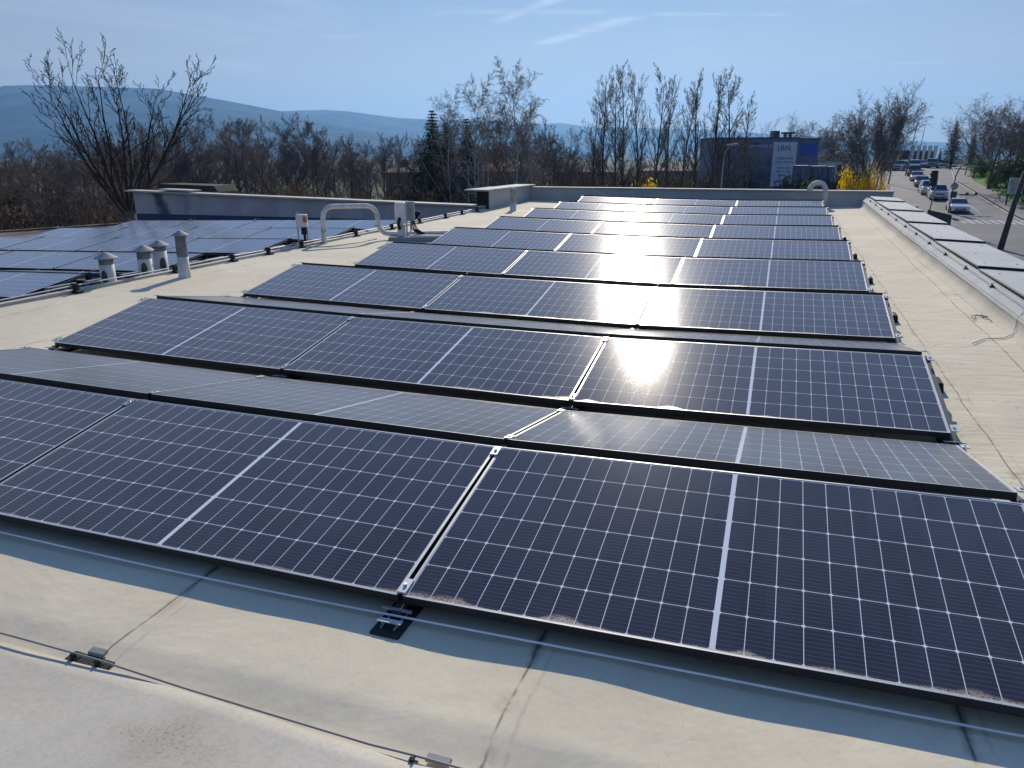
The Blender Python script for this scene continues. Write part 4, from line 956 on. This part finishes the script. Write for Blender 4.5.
def house(px, D, wpx, ytop, yeave, wall, roofm, label, turn=0, windows=(), hip=True, floors=None):
    p, yw = face_frame(px, D, turn); k = D/FPX; W2 = wpx*k; e = empty('house', p, yw, label=label, cat='house')
    he = CAM.z+(156-yeave)*k-p.z; hr = CAM.z+(156-ytop)*k-p.z; dp = 8
    q = MB(); q.box(0, 0, -.5, W2, dp, he); q.build('wall', wall, e)
    q = MB(); ins = W2*.3 if hip else 0.; o_ = .5
    b0 = [(-o_, -o_, he), (W2+o_, -o_, he), (W2+o_, dp+o_, he), (-o_, dp+o_, he), (ins, dp/2, hr), (W2-ins, dp/2, hr)]; q.v += b0
    for f_ in ((0, 1, 5, 4), (1, 2, 5), (2, 3, 4, 5), (3, 0, 4), (3, 2, 1, 0)): q.face(f_)
    rf = q.build('roof', roofm, e)
    q = MB(); q.box(W2*.3, dp/2-.4, hr-.6, W2*.3+.6, dp/2+.3, hr+.5); q.build('chimney', M['wallbeige'], rf)
    for (fx, fz) in windows:
        q = MB(); q.box(W2*fx, -.06, he*fz, W2*fx+1.3, -.01, he*fz+1.2); wn_ = q.build('window', M['whitepaint'], e); q = MB(); q.box(W2*fx+.1, -.08, he*fz+.1, W2*fx+1.2, -.062, he*fz+1.1); q.build('pane', M['glassdark'], wn_)
    return e
house(386, 78, 50, 166, 173, M['wallbeige'], M['roofbrown'], 'beige house with brown hipped roof half hidden in the wood', 6, ((.1, .55), (.6, .55)))
house(476, 76, 46, 160, 172, M['wallbeige'], M['rooforange'], 'house with sunlit orange tiled roof behind the bare bushes beside the birches', -8, ((.2, .6), (.6, .6)))
house(556, 135, 60, 168, 173, M['wallbeige'], M['roofbrown'], 'low distant house with brown roof at the left end of the tall tree row', 0, ((.1, .4), (.4, .4)))
house(650, 140, 60, 167, 172, M['wallbeige'], M['roofbrown'], 'low distant house with brown roof between the trunks of the tall trees', 3, ((.3, .4), (.7, .4)))
house(832, 118, 28, 155, 162, M['whitepaint'], M['roofbrown'], 'small pale house behind the yellow forsythia left of the road', 0, ((.2, .5),))
# long dark roofed terrace with white gable slabs at the crest
D = 185; p, yw = face_frame(896, D, 0); k = D/FPX; zt_ = CAM.z+(156-151)*k
e = empty('terrace_house', (p.x, p.y, -3.), yw, label='dark roofed terrace with a row of five pale gable slabs beyond the road crest', cat='house'); zt_ += 3.
q = MB(); q.prism([(0, 0), (40*k, 0), (40*k, zt_*.45), (36*k, zt_-.4), (8*k, zt_-.4), (0, zt_*.35)], 0, 9); q.build('roof', M['roofbrown'], e)
for i in range(5):
    x = (14+i*5.6)*k; q = MB(); q.prism([(x, zt_*.35), (x+1.2*k, zt_*.35), (x+3.2*k, zt_*.95), (x+3.2*k, zt_+.7), (x, zt_+.7)], -.5, -.1); q.build('gable_slab', M['whitepaint'], e)

# ------------------------------------------------------------------ lamps, poles, signs
def lamp(px, D, ybot, ytop, arm, label, top_px=None, curved=True, box=False):
    p = base_at(px, D); k = D/FPX; H = CAM.z+(156-ytop)*k-p.z
    lean = ((top_px-px)*k if top_px else 0); tk = min(1, D/100); e = empty('street_lamp', p, yawv(), label=label, cat='street lamp', group='street lamps')
    a = arm*k
    q = MB(); q.tube([(0, 0, -.2), (lean*.5, 0, H*.5), (lean, 0, H*.9)], [.11*tk, .09*tk, .06*tk], 10); q.build('pole', M['galv'], e, smooth=True)
    q = MB(); q.tube([(lean, 0, H*.9), (lean+a*.12, 0, H*.955), (lean+a*.45, 0, H*.985), (lean+a*.85, 0, H*1.0)], [.055*tk, .05*tk, .045*tk, .04*tk], 8); q.build('arm', M['galv'], e, smooth=True)
    q = MB(); c_ = lean+a*.9
    q.v += [(c_-.35, -.12, H-.02), (c_+.35, -.14, H+.04), (c_+.35, .14, H+.04), (c_-.35, .12, H-.02), (c_-.35, -.08, H+.09), (c_+.3, -.10, H+.16), (c_+.3, .10, H+.16), (c_-.35, .08, H+.09)]
    for f_ in ((0, 3, 2, 1), (4, 5, 6, 7), (0, 1, 5, 4), (1, 2, 6, 5), (2, 3, 7, 6), (3, 0, 4, 7)): q.face(f_)
    q.build('lamp_head', M['ventcap'], e, bevel=.02)
    if box: q = MB(); q.box(lean*.4-.2, -.2, H*.55, lean*.4+.2, .2, H*.55+.6); q.build('box', M['whitepaint'], e)
    return e
lamp(892, 108, 180, 115, 18, 'taller street lamp left of the queue of cars, arm reaching right', 897)
lamp(908, 122, 172, 121, 13, 'curved street lamp right of the taller one beside the queue of cars', 913)
lamp(722, 46, 190, 148, 9, 'street lamp with pale head in front of the advertising building', 724, box=True)
lamp(918, 170, 168, 122, 6, 'thin distant street lamp beyond the queue of cars', 921)
e = empty('wooden_pole', gpt(999, 250), yawv(), label='leaning dark wooden pole at the right border in front of the road', cat='pole')
pz = e.location; D_ = (pz-CAM).dot(fwd); k = D_/FPX
q = MB(); q.tube([(0, 0, -.6), (7*k, 0, 45*k), (12*k, 0, 76*k)], [.22, .17, .15], 10); q.build('lower_pole', M['wood'], e, smooth=True)
q = MB(); q.tube([(12*k, -.02, 70*k), (16*k, -.02, 94*k)], [.14, .10], 10); q.build('upper_pole', M['concrete'], e, smooth=True)
# road sign with round disc, arrow board and side arm
p = gpt(948, 213); D_ = (p-CAM).dot(fwd); k = D_/FPX
e = empty('road_sign', p, yawv(), label='grey post with round sign seen from behind and small board near the white sedan', cat='road sign')
q = MB(); q.tube([(0, 0, -.3), (1.2*k, 0, 20*k), (2*k, 0, 36*k), (4.5*k, 0, 43*k), (8*k, 0, 46.5*k), (20*k, 0, 47.5*k)], .06, 8); q.build('post', M['darkmetal'], e, smooth=True)
q = MB(); n = 20; q.v += [(1.9*k+math.cos(2*math.pi*i/n)*.38, -.08, 26*k+math.sin(2*math.pi*i/n)*.38) for i in range(n)]+[(1.9*k+math.cos(2*math.pi*i/n)*.38, -.11, 26*k+math.sin(2*math.pi*i/n)*.38) for i in range(n)]
q.face(range(n)); q.face(range(n, 2*n)); [q.face((i, (i+1) % n, n+(i+1) % n, n+i)) for i in range(n)]; q.build('round_sign', M['ventcap'], e)
q = MB(); q.box(-.1, -.12, 15*k, .55, -.09, 21*k); q.build('sign_board', M['darkmetal'], e)
q = MB(); q.tube([(1*k, 0, 18.5*k), (26*k, 0, 17.5*k)], .035, 6); q.box(15*k, -.1, 17.8*k, 17*k, .1, 20*k); q.box(24*k, -.1, 17.8*k, 26*k, .1, 20*k); q.box(9*k, -.05, 17*k, 26*k, .05, 17.9*k); q.build('side_arm', M['darkmetal'], e)
p = gpt(929, 212); D_ = (p-CAM).dot(fwd); k = D_/FPX
e = empty('traffic_light', p, yawv(), label='black traffic light high on a slim grey post in front of the queue of cars', cat='traffic light')
q = MB(); q.tube([(0, 0, -.3), (3.2*k, 0, 27*k), (3.4*k, 0, 34*k)], .07, 8); q.build('post', M['galv'], e, smooth=True)
q = MB(); q.box(-3.2*k, -.2, 25*k, 2.6*k, .12, 40*k); q.build('signal_head', M['rubber'], e, bevel=.03)
q = MB()
for i in range(3): q.tube([(-4.2*k, -.21, (27.5+i*4.6)*k), (-4.2*k, -.45, (27.3+i*4.6)*k)], .16, 10)
q.build('visor', M['rubber'], e)
p = gpt(930, 220); D_ = (p-CAM).dot(fwd)*.55; k = D_/FPX
p = at(926, 224, D_); e = empty('hoarding_fence', p, yawv()+R(-8), label='dark grey board fence just beyond the right parapet', cat='fence')
q = MB(); q.prism([(0, -1.), (23*k, -1.), (23*k, 9*k), (0, 14*k)], 0, .05); q.build('board', M['darkmetal'], e)
gzv = gz(p.x, p.y)-p.z
for x in (0.03, 11*k, 22.6*k): q = MB(); q.box(x-.04, .05, gzv, x+.04, .13, 9*k); q.build('post', M['galv'], e)
# advertising board on the right bank
p = gpt(1012, 206); D_ = (p-CAM).dot(fwd); k = D_/FPX
e = empty('billboard', p, yawv()+R(15), label='small white billboard with blurred print on posts right of the road', cat='billboard')
q = MB(); q.box(-8*k, 0, 12*k, 10*k, .12, 27*k); bd = q.build('board', M['whitepaint'], e)
M['print'] = mat('faded poster print', (.38, .34, .33), .6, 0, 2.2, var=.55)
q = MB(); q.box(-7.3*k, -.03, 12.8*k, .2*k, -.003, 26.2*k); q.box(1.*k, -.03, 12.8*k, 9.3*k, -.003, 26.2*k); q.build('poster', M['print'], bd)
for x in (-6, 7): q = MB(); q.tube([(x*k, .2, -.6), (x*k, .2, 26*k)], .09, 8); q.build('post', M['darkmetal'], e)
wire('overhead_wire', [at(957, 166, 108), at(990, 167, 106), at(1050, 169, 100)], .05, M['darkmetal'], 'thin dark overhead wire crossing in front of the bushes right of the road', 'wire')
# round bollard reflector beyond the parapet
e = empty('warning_light', at(916, 208, 38), label='tiny red warning lamp just beyond the capping plates', cat='lamp')
q = MB(); q.lathe([(.06, -.5), (.06, -.12), (.1, -.1), (.1, .06), (0, .1)], n=10); q.build('lamp', mat('red lens', (.5, .06, .03), .4), e, smooth=True)
q = MB(); q.box(-.04, -.04, gz(e.location.x, e.location.y)-e.location.z, .04, .04, -.5); q.build('post', M['galv'], e)
# scaffold frame in the bushes
e = empty('metal_frame', base_at(484, 44), yawv(), label='thin rusty metal frame standing in the bushes left of the far parapet corner', cat='frame'); k = 44/FPX; z0 = CAM.z-e.location.z
q = MB()
for x in (-16, -6, -1, 4): q.tube([(x*k, 0, 0), (x*k, 0, z0+(156-(165 if x > -10 else 166))*k)], .03, 6)
q.build('post', M['cable'], e); q = MB(); q.tube([(-28*k, 0, z0-6*k), (-8*k, 0, z0-8*k), (5*k, 0, z0-7.5*k)], .025, 6); q.tube([(-16*k, 0, z0-38*k), (8*k, 0, z0-37*k)], .03, 6); q.tube([(-16*k, 0, z0-32*k), (-8*k, 0, z0-31*k)], .03, 6); q.build('rail', M['cable'], e)
e = empty('roof_finial', at(345, 199, 24), label='small pale pinnacle showing above the coping of the grey wall', cat='pinnacle')
q = MB(); q.lathe([(.12, -5.), (.1, -.1), (.1, 0), (.03, .08), (.015, .1), (.015, .33), (0, .34)], n=10); q.tube([(-.05, 0, .22), (.09, 0, .2)], .012, 6); q.build('finial', M['ventcap'], e, smooth=True)

# ------------------------------------------------------------------ cars
def car_meshes(kind):
    # side profile (y from front 0 to back), facing -Y
    if kind == 'sedan': L_, W_c, H_ = 4.5, 1.76, 1.43; body = [(0, .35), (.02, .62), (.15, .72), (1.25, .93), (3.9, .96), (4.45, .88), (4.5, .4)]; cab = [(1.15, .92), (1.95, H_-.03), (2.5, H_), (3.2, H_-.03), (4.0, .94)]
    elif kind == 'hatch': L_, W_c, H_ = 4.1, 1.74, 1.5; body = [(0, .35), (.02, .65), (.15, .78), (1.0, .97), (3.9, 1.0), (4.05, .9), (4.1, .4)]; cab = [(.9, .96), (1.65, H_-.04), (2.3, H_), (3.4, H_-.05), (3.95, .98)]
    else: L_, W_c, H_ = 4.6, 1.88, 1.78; body = [(0, .42), (.02, .8), (.15, .96), (1.15, 1.12), (4.4, 1.14), (4.56, 1.05), (4.6, .45)]; cab = [(1.05, 1.1), (1.75, H_-.05), (2.5, H_), (4.1, H_-.06), (4.5, 1.12)]
    def section(prof, w0, w1, zb):
        s = MB(); hw = W_c/2; n = len(prof)
        for sg in (-1, 1):
            for (y, z) in prof: s.v.append((sg*w1(z, y)*hw, y, z))
        for sg in (-1, 1):
            for (y, z) in prof: s.v.append((sg*hw*w0, y, zb))
        for i in range(n-1):
            s.face((i, i+1, n+i+1, n+i)); s.face((i, i+1, 2*n+i+1, 2*n+i)); s.face((n+i, n+i+1, 3*n+i+1, 3*n+i))
        s.face((0, n, 3*n, 2*n)); s.face((n-1, 2*n-1, 4*n-1, 3*n-1)); s.face([2*n, 3*n-1, 4*n-1, 3*n]); return s
    nose = lambda y: 1-.10*max(0, 1-min(y, L_-y)/.5)**2
    B = section(body, .95, lambda z, y: .98*nose(y), .25)
    ch = max(c_[1] for c_ in cab); cb = cab[0][1]
    Cb = section(cab, .94, lambda z, y: .96-.20*(z-cb)/(ch-cb), cb-.03)
    # glass shell slightly proud of the cab: front, sides, rear
    G = MB(); hw = W_c/2
    def wq(z): return (.965-.20*(z-cb)/(ch-cb))*hw
    y0, z0 = cab[0]; y1, z1 = cab[1]
    def pt(sg, t_, inset=.06, y_=None): 
        z = z0+(z1-z0)*t_; y = y0+(y1-y0)*t_; return (sg*(wq(z)-inset), y-.012, z+.012)
    b0 = len(G.v); G.v += [pt(-1, .1), pt(1, .1), pt(1, .9), pt(-1, .9)]; G.face((b0, b0+1, b0+2, b0+3))
    y0r, z0r = cab[-1]; y1r, z1r = cab[-2]
    def ptr(sg, t_): z = z0r+(z1r-z0r)*t_; return (sg*(wq(z)-.08), y0r+(y1r-y0r)*t_+.012, z+.012)
    b0 = len(G.v); G.v += [ptr(-1, .15), ptr(1, .15), ptr(1, .9), ptr(-1, .9)]; G.face((b0, b0+1, b0+2, b0+3))
    for sg in (-1, 1):
        zt2 = ch-.12; zb2 = cb+.04
        for (ya, yb_, yc_, yd) in ((y0+(y1-y0)*.18+.1, (y1+y0r)/2-.06-.05, (y1+y0r)/2-.11, y1+.02), ((y1+y0r)/2+.04, y0r-.22, y1r-.02, (y1+y0r)/2+.04)):
            b0 = len(G.v); G.v += [(sg*(wq(zb2)+.006), ya, zb2), (sg*(wq(zb2)+.006), yb_, zb2), (sg*(wq(zt2)+.006), yc_, zt2), (sg*(wq(zt2)+.006), yd, zt2)]; G.face((b0, b0+1, b0+2, b0+3))
    zf = body[1][1]
    return B, Cb, G, L_, W_c, H_, zf
CP = {}
def car(kind, colr, p, heading, label):
    mm = CP.get(colr)
    if mm is None:
        mm = bpy.data.materials.new('car paint'); mm.use_nodes = True; bb = mm.node_tree.nodes['Principled BSDF']; bb.inputs['Base Color'].default_value = colr+(1,); bb.inputs['Roughness'].default_value = .28; bb.inputs['Metallic'].default_value = .25; bb.inputs['Coat Weight'].default_value = .5; CP[colr] = mm
        t = NT(mm.node_tree); o = t.n('ShaderNodeTexCoord').outputs['Object']; t.put(bb.inputs['Roughness'], t.m('MULTIPLY_ADD', t.noise(o, 4., 3), .2, .2))
    B, Cb, G, L_, W_c, H_, zf = car_meshes(kind)
    e = empty('parked_car' if False else 'car', p, heading, label=label, cat='car', group='cars on the road')
    B.build('body', mm, e, bevel=.07); Cb.build('cabin', mm, e, bevel=.05); G.build('windows', M['glassdark'], e, fix=True)
    for sx in (-1, 1):
        for yy in (.8, L_-.85):
            q = MB(); x0 = sx*(W_c/2-.22); x1 = sx*(W_c/2+.012); q.tube([(x0, yy, .32), (x1, yy, .32)], .32, 18); wl_ = q.build('wheel', M['rubber'], e)
            q = MB(); q.tube([(x1-sx*.01, yy, .32), (x1+sx*.008, yy, .32)], .19, 14); q.build('rim', M['alu'], wl_)
        q = MB(); q.obox((sx*W_c*.37, .035, zf-.06), (.17, .02*sx, 0), (0, .03, 0), (0, 0, .07)); q.build('headlight', M['headlamp'], e, bevel=.01)
        q = MB(); q.obox((sx*(W_c/2+.07), 1.45, zf+.33), (.09, 0, 0), (0, .05, 0), (0, 0, .06)); q.build('mirror', mm, e, bevel=.01)
    q = MB(); q.box(-.38, -.015, zf-.14, .38, .02, zf-.02); q.box(-.55, -.02, .30, .55, .02, .44); q.build('grille', M['rubber'], e)
    q = MB(); q.box(-.26, -.035, .44, .26, -.02, .55); q.build('number_plate', M['whitepaint'], e)
M['headlamp'] = mat('headlamp glass', (.75, .76, .78), .15)
silver = (.42, .43, .44); white = (.72, .72, .70); dark = (.03, .035, .05); maroon = (.16, .05, .05); blue = (.06, .09, .16); grey = (.2, .21, .22)
cl_ = [('sedan', white, (960, 214), 0, 'white sedan heading the queue at the zebra crossing'), ('suv', silver, (939, 201), 0, 'silver off roader, second car in the queue behind the white sedan'),
       ('suv', silver, (930, 196), 0, 'silver van like car right behind the second car of the queue'), ('hatch', maroon, (922, 188), 0, 'dark red hatchback half hidden in the queue of cars'), ('sedan', (.6, .5, .5), (917, 182), 0, 'pale pinkish sedan behind the dark red hatchback'),
       ('suv', dark, (914, 177), 0, 'white roofed dark car behind the pinkish sedan'), ('suv', silver, (914, 170.5), 0, 'silver van near the road crest at the back of the queue'),
       ('suv', blue, (931, 168.5), 0, 'dark blue car with pale roof at the crest, right lane'), ('sedan', grey, (923, 168), 0, 'grey car at the crest between the van and the dark blue car'), ('sedan', white, (942, 168), 0, 'white car at the crest farthest right'),
       ('suv', silver, (897, 171), 20, 'silver grey car parked left of the queue beside the street lamp'), ('sedan', blue, (906, 168), 15, 'dark blue car behind the parked silver grey one'), ('hatch', maroon, (884, 171), 25, 'brownish car beside the yellow forsythia')]
for kind, c_, pp, hd, lb in cl_:
    p = gpt(*pp); yaw_ = R(-hd)
    dx = (road_l(p.y+6)-road_l(p.y-6))/12 if hd == 0 else 0
    car(kind, c_, Vector((p.x, p.y, gz(p.x, p.y)+.03)), math.atan2(-dx, 1)+yaw_, lb)

# ------------------------------------------------------------------ the air
vm = bpy.data.materials.new('haze'); vm.use_nodes = True; nt = vm.node_tree; nt.nodes.remove(nt.nodes['Principled BSDF'])
pv_ = nt.nodes.new('ShaderNodeVolumePrincipled'); pv_.inputs['Color'].default_value = (.26, .55, 1, 1); pv_.inputs['Density'].default_value = .00016; pv_.inputs['Anisotropy'].default_value = .45
nt.links.new(pv_.outputs[0], nt.nodes['Material Output'].inputs['Volume'])
s = MB(); s.box(-9500, -9500, -60, 9500, 9500, 620); hz = s.build('haze', vm, kind='stuff')
try: hz.visible_shadow = True
except Exception: pass
